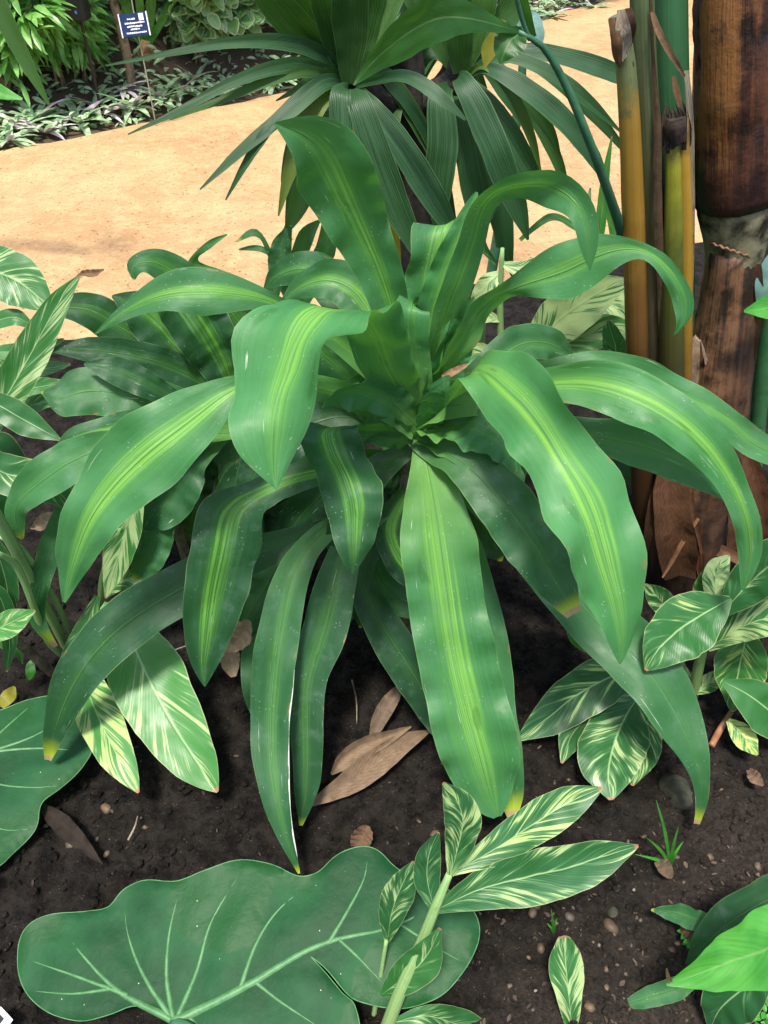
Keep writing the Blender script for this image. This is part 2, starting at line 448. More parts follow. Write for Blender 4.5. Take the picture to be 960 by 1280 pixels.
def crom(pts, ts, t):
    n = len(pts)
    k = 0
    while k < n - 2 and t > ts[k + 1]: k += 1
    t0, t1 = ts[k], ts[k + 1]
    h = max(t1 - t0, 1e-6)
    s = (t - t0) / h
    p0, p1 = pts[k], pts[k + 1]
    def tan(i):
        if i == 0: return (pts[1] - pts[0]) / max(ts[1] - ts[0], 1e-6)
        if i == n - 1: return (pts[-1] - pts[-2]) / max(ts[-1] - ts[-2], 1e-6)
        return (pts[i + 1] - pts[i - 1]) / max(ts[i + 1] - ts[i - 1], 1e-6)
    m0, m1 = tan(k) * h, tan(k + 1) * h
    s2, s3 = s * s, s * s * s
    return p0 * (2 * s3 - 3 * s2 + 1) + m0 * (s3 - 2 * s2 + s) + p1 * (-2 * s3 + 3 * s2) + m1 * (s3 - s2)

LEAFN = [0]
def blade(mids, halves, nv=40, nu=8, fold=0.16, wave=0.05, freq=4.0, flip=False, droop=0.0, rnd=None, smooth=6):
    """one leaf: midline points and half-width vectors -> curved, waved, channelled surface"""
    LEAFN[0] += 1
    rr = rnd or random.Random(LEAFN[0] * 17 + 3)
    ts = [0.0]
    for a, b in zip(mids, mids[1:]): ts.append(ts[-1] + max((b - a).length, 1e-4))
    T = ts[-1]
    ph = [rr.uniform(0, 6.28), rr.uniform(0, 6.28)]
    fq = [freq * rr.uniform(.7, 1.3), freq * rr.uniform(.7, 1.3)]
    cs = []
    for i in range(nv + 1):
        t = T * i / nv
        cs.append((crom(mids, ts, t), crom(halves, ts, t)))
    for _ in range(smooth):
        q = list(cs)
        for i in range(1, nv):
            q[i] = (cs[i - 1][0] * .25 + cs[i][0] * .5 + cs[i + 1][0] * .25, cs[i - 1][1] * .25 + cs[i][1] * .5 + cs[i + 1][1] * .25)
        cs = q
    # surface normals, kept continuous
    ns = []
    for i in range(nv + 1):
        a = cs[max(i - 1, 0)][0]; b = cs[min(i + 1, nv)][0]
        n = (b - a).cross(cs[i][1])
        ns.append(n.normalized() if n.length > 1e-12 else (ns[-1] if ns else Vector((0, 0, 1))))
    s = 0.0
    for i in range(nv + 1):
        s += ns[i].dot((Vector((0, 0, CAM_H)) - cs[i][0]).normalized()) * cs[i][1].length
    sg = 1.0 if s > 0 else -1.0
    if flip: sg = -sg
    vs, uvs = [], []
    for i in range(nv + 1):
        c, h = cs[i]
        hw = h.length
        v = i / nv
        for j in range(nu + 1):
            u = 2.0 * j / nu - 1.0
            k = 0 if u < 0 else 1
            w = math.sin(v * fq[k] * 6.283 + ph[k]) + 0.5 * math.sin(v * fq[k] * 2.3 * 6.283 + ph[1 - k]) + 1.1 * mn.noise(Vector((v * 9, ph[k], 2)))
            u2 = u * (1 + .085 * mn.noise(Vector((v * 5.5, ph[k], k))) + .035 * mn.noise(Vector((v * 17.0, ph[k], 5)))) if abs(u) > .3 else u
            off = fold * hw * (abs(u) ** 1.3 - 0.45) + wave * hw * w * abs(u) ** 2
            off += hw * .11 * mn.noise(Vector((u * 1.4 + ph[0], v * 7.0, ph[1]))) + hw * .05 * mn.noise(Vector((u * 3 + ph[0], v * 18.0, ph[1])))
            off -= droop * hw * abs(u) ** 2
            vs.append(c + h * u2 + ns[i] * sg * off)
            uvs.append(((u + 1) / 2, v))
    fs = []
    for i in range(nv):
        for j in range(nu):
            a = i * (nu + 1) + j
            q = (a, a + 1, a + nu + 2, a + nu + 1)
            fs.append(q if sg > 0 else q[::-1])
    return vs, fs, uvs

def make_mesh(name, vs, fs, uvs=None):
    me = bpy.data.meshes.new(name)
    me.from_pydata([tuple(v) for v in vs], [], fs)
    if uvs:
        l = me.uv_layers.new(name='UVMap')
        flat = []
        for p in me.polygons:
            for vi in p.vertices: flat.extend(uvs[vi])
        l.data.foreach_set('uv', flat)
    me.update()
    return me

def stations(st, dY=0.0):
    mids, halves = [], []
    n = len(st)
    ctr = []
    for s in st:
        if len(s) == 4: ctr.append((s[0], s[1], s[2] + dY))
        else: ctr.append(((s[0] + s[2]) / 2, (s[1] + s[3]) / 2, s[4] + dY))
    P = [at(*c) for c in ctr]
    for i, s in enumerate(st):
        a, b = max(i - 1, 0), min(i + 1, n - 1)
        T = (P[b] - P[a]).normalized()
        if len(s) == 4:
            tx, ty = ctr[b][0] - ctr[a][0], ctr[b][1] - ctr[a][1]
            L = math.hypot(tx, ty) or 1.0
            nx, ny = ty / L, -tx / L
            l = (s[0] + nx * s[3] / 2, s[1] + ny * s[3] / 2); r = (s[0] - nx * s[3] / 2, s[1] - ny * s[3] / 2)
        else:
            l, r = (s[0], s[1]), (s[2], s[3])
        rl, rr_ = ray(*l), ray(*r)
        rm = ray(ctr[i][0], ctr[i][1])
        d = ctr[i][2] / rm.y
        q = rr_ - rl
        hw = q.length * d / 2
        if len(s) > 5: dl = s[5]
        else:
            sm = rr_ + rl
            b_ = sm.dot(T)
            dl = -d * q.dot(T) * b_ / (b_ * b_ + 0.35)
            dl = max(-hw * .9, min(hw * .9, dl))
        Rp = Vector((0, 0, CAM_H)) + rr_ * (d + dl)
        Lp = Vector((0, 0, CAM_H)) + rl * (d - dl)
        mids.append((Rp + Lp) / 2); halves.append((Rp - Lp) / 2)
    return mids, halves

def leaf(parent, st, mat='drac', col=(1, .5, 0), nv=52, nu=10, name='leaf', dY=0.0, **kw):
    if nv < 24: kw.setdefault('smooth', 2)
    if mat == 'drac': kw.setdefault('wave', .12 + .07 * col[1]); kw.setdefault('freq', 3.4)
    mids, halves = stations(st, dY)
    vs, fs, uvs = blade(mids, halves, nv=nv, nu=nu, **kw)
    o = link(name, make_mesh(name, vs, fs, uvs), parent, M[mat])
    o.color = (col[0], col[1], col[2], 1)
    return o

def tube(pts, rads, sides=12, caps=True, rough=0.0, seed=0, flat=1.0):
    """tapered tube through points, with uv (around, along)"""
    ts = [0.0]
    for a, b in zip(pts, pts[1:]): ts.append(ts[-1] + (b - a).length)
    T = ts[-1]
    n = max(6, int(len(pts) * 6))
    rv = [Vector((r, 0, 0)) for r in rads]
    vs, fs, uvs = [], [], []
    prev = None
    for i in range(n + 1):
        t = T * i / n
        c = crom(pts, ts, t); r = max(crom(rv, ts, t).x, 1e-4)
        d = (crom(pts, ts, min(t + T * .01, T)) - crom(pts, ts, max(t - T * .01, 0))).normalized()
        x = (Vector((1, 0, 0)) if prev is None else prev)
        x = (x - d * x.dot(d))
        if x.length < 1e-4: x = Vector((0, 1, 0)) - d * d.y
        x.normalize(); prev = x
        y = d.cross(x)
        for j in range(sides + 1):
            a = 6.28318 * j / sides
            k = 1.0
            if rough:
                k += rough * mn.noise(Vector((math.cos(a) * 1.7, math.sin(a) * 1.7, t * 14 + seed)))
                k += rough * .5 * mn.noise(Vector((math.cos(a) * 5, math.sin(a) * 5, t * 40 + seed)))
            vs.append(c + (x * math.cos(a) + y * math.sin(a) * flat) * r * k)
            uvs.append((j / sides, i / n))
    for i in range(n):
        for j in range(sides):
            a = i * (sides + 1) + j
            fs.append((a, a + 1, a + sides + 2, a + sides + 1))
    if caps:
        for i, base in ((0, 0), (1, n * (sides + 1))):
            vs.append(pts[0 if i == 0 else -1]); uvs.append((.5, float(i)))
            ci = len(vs) - 1
            for j in range(sides):
                fs.append((ci, base + j + 1, base + j) if i == 0 else (ci, base + j, base + j + 1))
    return vs, fs, uvs
def stem(parent, pp, mat, name='stem', px=True, **kw):
    """pp: (px, py, Y, width in photo pixels)"""
    pts = [at(p[0], p[1], p[2]) for p in pp]
    rads = [p[3] / 2 / FPX * p[2] / ray(p[0], p[1]).y for p in pp]
    vs, fs, uvs = tube(pts, rads, **kw)
    return link(name, make_mesh(name, vs, fs, uvs), parent, mat if not isinstance(mat, str) else M[mat])
def join(parts):
    vs, fs, uvs = [], [], []
    for a, b, c in parts:
        o = len(vs)
        vs += a; uvs += c
        fs += [tuple(i + o for i in f) for f in b]
    return vs, fs, uvs

# ------------------------------------------------------------------ the ground and the path
def interp(tab, x):
    if x <= tab[0][0]: return tab[0][1] + (x - tab[0][0]) * (tab[1][1] - tab[0][1]) / (tab[1][0] - tab[0][0])
    for (a, p), (b, q) in zip(tab, tab[1:]):
        if x <= b: return p + (q - p) * (x - a) / (b - a)
    a, p = tab[-2]; b, q = tab[-1]
    return q + (x - b) * (q - p) / (b - a)
NEAR = [(-3.0, 2.1), (-1.34, 2.30), (0.0, 2.70), (0.71, 2.95), (1.5, 3.3), (3.0, 4.3), (6, 7)]
FAR = [(-4.0, 3.3), (-2.06, 4.42), (-1.5, 4.85), (-.91, 5.38), (-.11, 6.15), (0.6, 7.0), (1.5, 8.2), (2.6, 9.4), (6, 12.5)]
def ground_h(x, y):
    h = 0.022 * mn.noise(Vector((x * 2.2, y * 2.2, 3.0))) + 0.012 * mn.noise(Vector((x * 7, y * 7, 1.0)))
    if abs(x) < 1.5 and y < 2.4:
        h += 0.012 * mn.noise(Vector((x * 22, y * 22, 5.0))) + 0.012 * abs(mn.noise(Vector((x * 50, y * 50, 2.0))))
        h += 0.0065 * mn.noise(Vector((x * 140, y * 140, 8.0)))
    if y > 3.2:
        e = y - interp(FAR, x)
        t = max(0.0, min(1.0, (e - .12) / 1.5))
        h += 0.62 * t * t * (3 - 2 * t) + 0.03 * t * mn.noise(Vector((x * 6, y * 6, 1)))
    return h - 0.01
def on_terrain(px, py):
    r = ray(px, py); o = Vector((0, 0, CAM_H)); t = 3.0
    while t < 30:
        p = o + r * t
        if p.z <= ground_h(p.x, p.y): return p
        t += .02
    return on_ground(px, py)
def axis(segs):
    out = [segs[0][0]]
    for a, b, n in segs:
        for i in range(1, n + 1): out.append(a + (b - a) * i / n)
    return out
def build_ground():
    xs = axis([(-40, -6, 12), (-6, -3, 12), (-3, -1.4, 24), (-1.4, 1.4, 400), (1.4, 6, 24), (6, 40, 12)])
    ys = axis([(-20, 0.1, 10), (0.1, 1.5, 220), (1.5, 2.3, 70), (2.3, 4, 16), (4, 9, 80), (9, 60, 14)])
    nx = len(xs)
    vs = [(x, y, ground_h(x, y)) for y in ys for x in xs]
    fs = [(j * nx + i, j * nx + i + 1, (j + 1) * nx + i + 1, (j + 1) * nx + i) for j in range(len(ys) - 1) for i in range(nx - 1)]
    o = link('ground', make_mesh('ground', vs, fs), None, M['soil'])
    o['kind'] = 'structure'
build_ground()
def build_path():
    xs = axis([(-8, -3, 20), (-3, 3, 150), (3, 8, 20)])
    nt = 90
    vs, fs = [], []
    for x in xs:
        a = interp(NEAR, x) + 0.05 * mn.noise(Vector((x * 3, 0, 0))) + 0.02 * mn.noise(Vector((x * 14, 0, 0)))
        b = interp(FAR, x) + 0.07 * mn.noise(Vector((x * 2.5, 9, 0))) + 0.03 * mn.noise(Vector((x * 11, 9, 0)))
        for k in range(nt + 1):
            t = k / nt
            y = a + (b - a) * t
            e = min(t, 1 - t) * (b - a)
            z = 0.022 * min(1, e / .12) - 0.008 * (e < 0.005) + 0.010 * mn.noise(Vector((x * 3, y * 3, 4))) + 0.004 * mn.noise(Vector((x * 17, y * 17, 2)))
            vs.append((x, y, z + 0.004 + (0.022 * mn.noise(Vector((x * 2.2, y * 2.2, 3.0))) - 0.01) * max(0, 1 - e / .3)))
    n = nt + 1
    for i in range(len(xs) - 1):
        for k in range(nt): fs.append((i * n + k, (i + 1) * n + k, (i + 1) * n + k + 1, i * n + k + 1))
    o = link('path', make_mesh('path', vs, fs), None, M['sand'])
    o['kind'] = 'structure'
build_path()

ICO = None
def ico_unit():
    global ICO
    if ICO is None:
        bm = bmesh.new(); bmesh.ops.create_icosphere(bm, subdivisions=1, radius=1.0)
        bm.verts.ensure_lookup_table()
        ICO = ([v.co.copy() for v in bm.verts], [tuple(v.index for v in f.verts) for f in bm.faces]); bm.free()
    return ICO
def crumbs():
    rr = random.Random(5)
    V, F = ico_unit()
    vs, fs = [], []
    for k in range(11000):
        x = rr.uniform(-.85, .95); y = .26 + (rr.random() ** 1.2) * 1.35
        s = 0.0014 + 0.0085 * rr.random() ** 3.6
        z = ground_h(x, y) + s * .35
        q = Matrix.Rotation(rr.uniform(0, 6.28), 3, 'Z') @ Matrix.Rotation(rr.uniform(0, 3), 3, 'X')
        sc = Vector((rr.uniform(.7, 1.4), rr.uniform(.6, 1.1), rr.uniform(.5, .9))) * s
        o = len(vs)
        for v in V:
            j = 1 + .3 * mn.noise(v * 1.7 + Vector((k, 0, 0)))
            vs.append(q @ Vector((v.x * sc.x * j, v.y * sc.y * j, v.z * sc.z * j)) + Vector((x, y, z)))
        fs += [tuple(i + o for i in f) for f in F]
    o = link('soil_crumbs', make_mesh('soil_crumbs', vs, fs), None, M['soil'], smooth=False)
    tag(o, 'loose dark soil crumbs and grit scattered over the bed', 'soil', kind='stuff')
crumbs()

# ------------------------------------------------------------------ far bed: shrubs, rosettes, sign
def small_leaf(p, d, nrm, L, W, bend=0.3, prof=None):
    """tiny leaf: 4 stations x 2 halves, folded along the midrib"""
    d = d.normalized(); s = d.cross(nrm)
    if s.length < 1e-4: s = Vector((1, 0, 0))
    s.normalize(); n = s.cross(d)
    prof = prof or [(0, .12), (.3, .85), (.6, 1.0), (.85, .55), (1, .03)]
    vs, uvs, fs = [], [], []
    for t, w in prof:
        c = p + d * L * t - n * L * bend * t * t
        for u in (-1, 0, 1):
            vs.append(c + s * W * .5 * w * u + n * W * .14 * w * abs(u)); uvs.append(((u + 1) / 2, t))
    for i in range(len(prof) - 1):
        for j in range(2):
            a = i * 3 + j; fs.append((a, a + 1, a + 4, a + 3))
    return vs, fs, uvs
ROUND = [(0, .25), (.15, .75), (.4, 1.0), (.65, .95), (.88, .6), (1, .15)]

def lance_shrub(px, py, h, spread, n, L, W, mat, label, cat, droop=0.9, name='leafy_shrub', prof=None, group=None, nst=7, seed=1, Y=None):
    base = on_terrain(px, py)
    rr = random.Random(seed)
    t = thing(name, label, cat, base, group)
    parts, sp = [], []
    for k in range(nst):
        a = rr.uniform(0, 6.28); lean = rr.uniform(.15, .95) * spread
        top = base + Vector((math.cos(a) * lean, math.sin(a) * lean, h * rr.uniform(.6, 1.0)))
        mid = base.lerp(top, .55) + Vector((0, 0, h * .12))
        sp.append(tube([base + Vector((rr.uniform(-.04, .04), rr.uniform(-.04, .04), -.01)), mid, top], [.009, .007, .003], sides=6))
        pts = [base.lerp(mid, .45), mid, top]
        for i in range(int(n * 1.5) // nst):
            q = rr.random() ** .7
            c = (pts[0].lerp(pts[1], q * 2) if q < .5 else pts[1].lerp(pts[2], q * 2 - 1))
            b = rr.uniform(0, 6.28)
            d = Vector((math.cos(b), math.sin(b), rr.uniform(-droop, .55)))
            c = c + Vector((math.cos(b), math.sin(b), rr.uniform(-.5, .5))) * rr.uniform(0, spread * .35)
            l = L * rr.uniform(.6, 1.2)
            parts.append(small_leaf(c, d, Vector((rr.uniform(-.5, .5), rr.uniform(-.8, .2), 1)), l, W * rr.uniform(.7, 1.2), rr.uniform(.1, .5), prof))
    vs, fs, uvs = join(parts)
    o = link('foliage', make_mesh('foliage', vs, fs, uvs), t, M[mat])
    vs, fs, uvs = join(sp)
    link('stem', make_mesh('stem', vs, fs, uvs), t, M['stemd'])
    return t

# lance-leaved green bushes at the upper left
LB = 'lance leaved bushes across the path'
lance_shrub(14, 126, .78, .34, 760, .15, .034, 'bush', 'lush green lance leaved bush at the left photo edge', 'shrub', group=LB, seed=2)
lance_shrub(72, 110, .80, .32, 820, .15, .034, 'bush', 'drooping green lance leaved bush right of the left edge bush', 'shrub', group=LB, seed=3)
lance_shrub(112, 100, .52, .24, 420, .14, .034, 'bush', 'lower green lance leaved bush nearest the plant sign', 'shrub', group=LB, seed=4)
lance_shrub(-40, 105, 1.1, .5, 520, .16, .036, 'bush', 'tall green lance leaved bush behind the left edge bush', 'shrub', group=LB, seed=41)
lance_shrub(40, 60, 1.1, .6, 700, .16, .036, 'bush', 'tall green lance leaved bush behind the drooping bush', 'shrub', group=LB, seed=42)
# grey-green fine shrub
lance_shrub(128, 78, .85, .36, 760, .07, .022, 'bush2', 'grey green fine leaved shrub left behind the plant sign', 'shrub', seed=5, droop=.3)
lance_shrub(205, 40, 1.1, .6, 900, .09, .03, 'bush2', 'pale grey green shrub standing behind the sign', 'shrub', seed=51, droop=.3)
# white-edged round-leaved shrubs
WR = 'white edged round leaved shrubs across the path'
lance_shrub(250, 78, .60, .36, 420, .10, .095, 'round', 'round leaved shrub with white leaf edges right of the sign', 'shrub', prof=ROUND, group=WR, seed=6, nst=9)
lance_shrub(320, 66, .75, .42, 520, .10, .10, 'round', 'large round leaved shrub with white leaf edges behind the strap leaves', 'shrub', prof=ROUND, group=WR, seed=7, nst=10)
lance_shrub(400, 50, .75, .42, 440, .10, .10, 'round', 'round leaved shrub with white leaf edges left of the palm crown', 'shrub', prof=ROUND, group=WR, seed=8, nst=9)
lance_shrub(285, 20, 1.3, .7, 500, .11, .10, 'round', 'tall round leaved shrub behind the other white edged shrubs', 'shrub', prof=ROUND, group=WR, seed=9, nst=9)
lance_shrub(470, 20, 1.2, .7, 560, .16, .05, 'bush', 'green bush behind the strap leaved palm across the path', 'shrub', seed=10)
lance_shrub(600, 5, .9, .5, 360, .16, .06, 'blue', 'blue green shrub far behind the palm right of its crowns', 'shrub', seed=11)
lance_shrub(690, -12, .7, .6, 420, .14, .045, 'bush2', 'pale shrub at the top edge right of the palm', 'shrub', seed=12)
lance_shrub(860, -20, .9, .7, 420, .16, .05, 'bush', 'green bush beyond the far path edge behind the stalks', 'shrub', seed=13)

def bank_cover():
    rr = random.Random(61); parts = []
    n = 0
    while n < 4200:
        x = rr.uniform(-3.6, 3.2); y = interp(FAR, x) + .06 + rr.random() ** 1.4 * 1.6
        n += 1
        p = Vector((x, y, ground_h(x, y) + rr.uniform(.0, .09)))
        a = rr.uniform(0, 6.28)
        parts.append(small_leaf(p, Vector((math.cos(a), math.sin(a), rr.uniform(-.1, .9))), Vector((rr.uniform(-.4, .4), rr.uniform(-.8, .1), 1)), rr.uniform(.04, .09), rr.uniform(.018, .034), .3))
    vs, fs, uvs = join(parts)
    o = link('ground_cover', make_mesh('ground_cover', vs, fs, uvs), None, M['rhoeo'])
    tag(o, 'low pale green ground cover on the far planted bank', 'ground cover', kind='stuff')
bank_cover()
# rosettes along the path edge
RG = 'pale and purple rosette plants along the far path edge'
def rosette(px, py, s, mat, label, seed):
    base = on_terrain(px, py + 8) + Vector((0, 0, .01))
    rr = random.Random(seed)
    t = thing('rosette_plant', label, 'plant', base, RG)
    for gi, mm in enumerate((mat, 'purple' if mat == 'rhoeo' else 'rhoeo')):
        parts = []
        for k in range(13 if gi == 0 else 1):
            a = rr.uniform(0, 6.28)
            el = rr.uniform(.1, 1.0) if gi == 0 else rr.uniform(.7, 1.6)
            d = Vector((math.cos(a), math.sin(a), el))
            parts.append(small_leaf(base + Vector((0, 0, .02)) + Vector((math.cos(a), math.sin(a), 0)) * .012, d, Vector((0, 0, 1)) + Vector((-math.cos(a), -math.sin(a), 0)) * .5,
                                    s * rr.uniform(.75, 1.15), s * .24, rr.uniform(.2, .5), [(0, .7), (.25, .95), (.55, .9), (.8, .55), (1, .03)]))
        vs, fs, uvs = join(parts)
        link('foliage', make_mesh('foliage', vs, fs, uvs), t, M[mm])
rl = [(14, 176, 'rhoeo', 'pale green rosette plant at the left photo edge beside the path'), (28, 160, 'rhoeo', 'pale rosette plant second from the left edge, under the bush'),
      (60, 165, 'purple', 'pink and purple rosette plant below the lance leaved bush'), (47, 150, 'rhoeo', 'green rosette plant behind the pink one'),
      (100, 152, 'rhoeo', 'grey green rosette plant right of the pink one with drooping leaves'), (132, 142, 'purple', 'silver purple rosette plant left of the green rosette row'),
      (118, 130, 'rhoeo', 'small rosette plant tucked behind the silver purple one'), (168, 134, 'rhoeo', 'yellowish green rosette plant below the sign at the path edge'),
      (156, 112, 'purple', 'upright pinkish rosette plant straight under the sign'), (202, 122, 'rhoeo', 'spidery pale rosette plant right below the sign post'),
      (228, 112, 'rhoeo', 'pale rosette plant between the sign and the round leaved shrub'), (245, 98, 'rhoeo', 'rosette plant at the foot of the round leaved shrub'),
      (285, 112, 'rhoeo', 'rosette plant in front of the round leaved shrub'), (345, 100, 'rhoeo', 'pale rosette plant behind the drooping strap leaves'),
      (372, 92, 'rhoeo', 'pale rosette plant left of the palm crown on the far path edge'), (640, 30, 'rhoeo', 'far rosette plant left of three at the upper right'),
      (690, 18, 'rhoeo', 'far rosette plant in the middle of three at upper right'), (742, 8, 'rhoeo', 'far rosette plant beside the yellow stalks at upper right')]
for i, (x, y, m_, lb) in enumerate(rl): rosette(x, y, .185 + .03 * math.sin(i * 2.1), m_, lb, 100 + i)

# plant sign on a thin post
def box(w, d, h, bev=0.002):
    bm = bmesh.new(); bmesh.ops.create_cube(bm, size=1.0)
    bmesh.ops.scale(bm, vec=(w, d, h), verts=bm.verts)
    if bev: bmesh.ops.bevel(bm, geom=bm.edges[:], offset=bev, segments=2, affect='EDGES')
    return bm
def bm_link(name, bm, parent, mat, mtx=None, smooth=False):
    me = bpy.data.meshes.new(name)
    if mtx: bm.transform(mtx)
    bm.to_mesh(me); bm.free()
    o = link(name, me, None, mat, smooth)
    o.parent = parent
    return o
m_sign = mat_simple('sign_blue', (0.010, 0.024, 0.075, 1), (0.016, 0.034, 0.10, 1), .7, 25, .1, .15)
m_white = mat_simple('white_print', (0.62, 0.65, 0.70, 1), (0.72, 0.74, 0.78, 1), .5, 30, .1)
m_post = mat_simple('pale_post', (0.22, 0.24, 0.17, 1), (0.30, 0.32, 0.24, 1), .5, 30, .2)
sY = 4.75
sp_ = at(168, 31, sY)
sg = thing('plant_sign', 'small blue plant sign with white lettering on thin post', 'sign', (sp_.x, sY, 0))
sw, sh = .150, .105
tilt = Matrix.Translation((0, 0, sp_.z)) @ Matrix.Rotation(R(-4), 4, 'Z') @ Matrix.Rotation(R(-14), 4, 'X') @ Matrix.Rotation(R(-6), 4, 'Y')
plate = bm_link('plate', box(sw, .006, sh), sg, m_sign, tilt)
for sx in (-1, 1):
    bm_link('edge_strip', box(.006, .009, sh + .004, .001), sg, m_white, tilt @ Matrix.Translation((sx * sw / 2, 0, 0)))
bm_link('emblem', box(.026, .003, .032, .0005), sg, m_white, tilt @ Matrix.Translation((.045, -.0045, .032)))
for (tx, tz, w) in ((-.012, .026, .040), (.004, .008, .105), (.002, -.007, .082), (.002, -.020, .050), (.004, -.036, .105)):
    # tiny worn lettering: rows of unreadable word strokes, as in the photo
    bmw = bmesh.new(); rr = random.Random(int(w * 1000 + tz * 900)); x = -w / 2
    while x < w / 2:
        l = rr.uniform(.004, .011)
        b2 = box(l, .002, rr.uniform(.0055, .0085), 0); bmesh.ops.translate(b2, vec=(x + l / 2, 0, rr.uniform(-.0008, .0008)), verts=b2.verts)
        mt = bpy.data.meshes.new('tmp'); b2.to_mesh(mt); b2.free(); bmw.from_mesh(mt); bpy.data.meshes.remove(mt)
        x += l + .0022
    bm_link('lettering', bmw, sg, m_white, tilt @ Matrix.Translation((tx, -.0042, tz)))
vs, fs, uvs = tube([Vector((0.012, .02, -.05)), Vector((.010, .02, sp_.z * .5)), Vector((.006, .012, sp_.z + .02)), Vector((.004, .02, sp_.z + .16))], [.0035] * 4, sides=8)
o = link('post', make_mesh('post', vs, fs, uvs), None, m_post); o.parent = sg

# strap-leaved clump behind the sign, woody trunk, black box
cb = on_terrain(182, 66)
t = thing('strap_leaf_clump', 'bright green strap leaved clump with brown base behind the sign', 'plant', cb)
cY = cb.y
for st in ([(182, 60, 8), (165, 20, 12), (148, -12, 11), (130, -50, 5)], [(182, 60, 8), (176, 20, 10), (172, -20, 10), (170, -60, 4)],
           [(183, 60, 8), (188, 20, 12), (190, -20, 11), (196, -60, 4)], [(181, 60, 8), (158, 25, 10), (156, -15, 10), (150, -50, 4)],
           [(183, 62, 6), (205, 20, 10), (222, -15, 9), (235, -40, 4)]):
    leaf(t, [(a, b, cY - .02 * i, w) for i, (a, b, w) in enumerate(st)], 'lime', (1, 1, 0), nv=24, nu=4)
vs, fs, uvs = tube([cb + Vector((0, 0, -.05)), at(182, 64, cY), at(182, 50, cY)], [.05, .05, .03], sides=10, rough=.3)
link('leaf_base', make_mesh('leaf_base', vs, fs, uvs), t, mat_bark('orange_sheath', (.30, .16, .07, 1), (.46, .28, .14, 1), (.12, .06, .03, 1), .7, 12, 4))
t = thing('small_tree', 'dark slanting woody trunk behind the sign left side', 'tree', (at(152, 62, 5.3).x, 5.3, 0))
vs, fs, uvs = tube([Vector((at(156, 60, 5.3).x, 5.3, -.05)), at(152, 38, 5.3), at(140, -5, 5.3), at(128, -90, 5.3), at(120, -220, 5.3)], [.03, .028, .026, .024, .015], sides=9, rough=.12)
link('trunk', make_mesh('trunk', vs, fs, uvs), t, M['stemd'])
rr = random.Random(77); parts = []
cc = at(120, -220, 5.3)
for k in range(700):
    a = rr.uniform(0, 6.28); b = rr.uniform(-1, 1); q = rr.random() ** .5
    c = cc + Vector((math.cos(a) * .6 * q, math.sin(a) * .6 * q, .35 + b * .4 * q))
    parts.append(small_leaf(c, Vector((math.cos(a), math.sin(a), rr.uniform(-1, .3))), Vector((0, -.2, 1)), .12, .04, .3))
vs, fs, uvs = join(parts); link('crown', make_mesh('crown', vs, fs, uvs), t, M['bush'])
t = thing('wooden_post', 'short brown wooden post beside the black box', 'post', (at(114, 60, 5.4).x, 5.4, 0))
vs, fs, uvs = tube([Vector((at(112, 60, 5.4).x, 5.4, -.05)), at(113, 30, 5.4), at(113, -20, 5.4)], [.035, .034, .033], sides=10, rough=.1)
link('post', make_mesh('post', vs, fs, uvs), t, mat_bark('reddish_wood', (.16, .085, .05, 1), (.30, .17, .11, 1), (.10, .05, .03, 1), .8, 10, 4))
bY = 5.0
bp = at(95, 4, bY)
t = thing('black_box', 'black box with small blue mark among the bushes', 'box', (bp.x, bY, 0))
m_black = mat_simple('black_plastic', (0.006, 0.007, 0.009, 1), (0.012, 0.013, 0.016, 1), .4, 30, .1)
bm_link('body', box(.115, .09, .15, .006), t, m_black, Matrix.Translation((0, 0, bp.z)))
bm_link('mark', box(.012, .004, .016, .001), t, mat_simple('blue_mark', (.05, .20, .62, 1), (.07, .26, .7, 1), .4, 30, .1), Matrix.Translation((.004, -.0465, bp.z - .035)))
vs, fs, uvs = tube([Vector((0, .02, -.05)), Vector((0, .02, bp.z * .5)), Vector((0, .02, bp.z - .06))], [.009] * 3, sides=10)
o = link('pole', make_mesh('pole', vs, fs, uvs), None, m_black); o.parent = t

# long olive strap leaf hanging in from the left
tb = thing('tall_strap_plant', 'long olive strap leaf hanging in at the upper left corner', 'plant', (at(-150, 100, 2.9).x, 2.9, 0))
leaf(tb, [(-150, 40, 2.9, 16), (-90, -60, 2.88, 22), (-40, -70, 2.85, 26), (0, 12, 2.82, 25), (34, 80, 2.8, 18), (62, 132, 2.78, 3)], 'strap', (0, .75, 0), nv=30, nu=5, fold=.3)
leaf(tb, [(-150, 60, 2.9, 14), (-60, 90, 2.87, 24), (-10, 112, 2.85, 22), (28, 124, 2.83, 3)], 'lime', (0, .2, 0), nv=20, nu=5)
vs, fs, uvs = tube([Vector((tb.location.x, 2.9, -.05)), at(-150, 150, 2.9), at(-150, 35, 2.9)], [.03, .025, .015], sides=8)
link('stem', make_mesh('stem', vs, fs, uvs), tb, M['stemd'])

# ------------------------------------------------------------------ strap-leaved palm behind
PB = Vector((at(518, 300, 1.92).x, 1.92, 0))
palm = thing('strap_leaf_palm', 'strap leaved palm like plant with dark trunk behind the striped plant', 'palm', PB)
vs, fs, uvs = tube([PB + Vector((0, 0, -.05)), at(522, 330, 1.92), at(516, 200, 1.92), at(508, 100, 1.92), at(504, 30, 1.92)], [.062, .050, .046, .044, .04], sides=18, rough=.16)
link('trunk', make_mesh('trunk', vs, fs, uvs), palm, M['trunk'])
vs, fs, uvs = tube([at(506, 128, 1.9), at(470, 122, 1.86), at(438, 96, 1.84), at(428, 40, 1.82)], [.036, .034, .034, .026], sides=12, rough=.1)
link('trunk', make_mesh('trunk', vs, fs, uvs), palm, M['trunk'])
vs, fs, uvs = tube([at(510, 128, 1.92), at(548, 118, 1.92), at(572, 86, 1.92), at(580, 30, 1.92)], [.036, .034, .034, .026], sides=12, rough=.1)
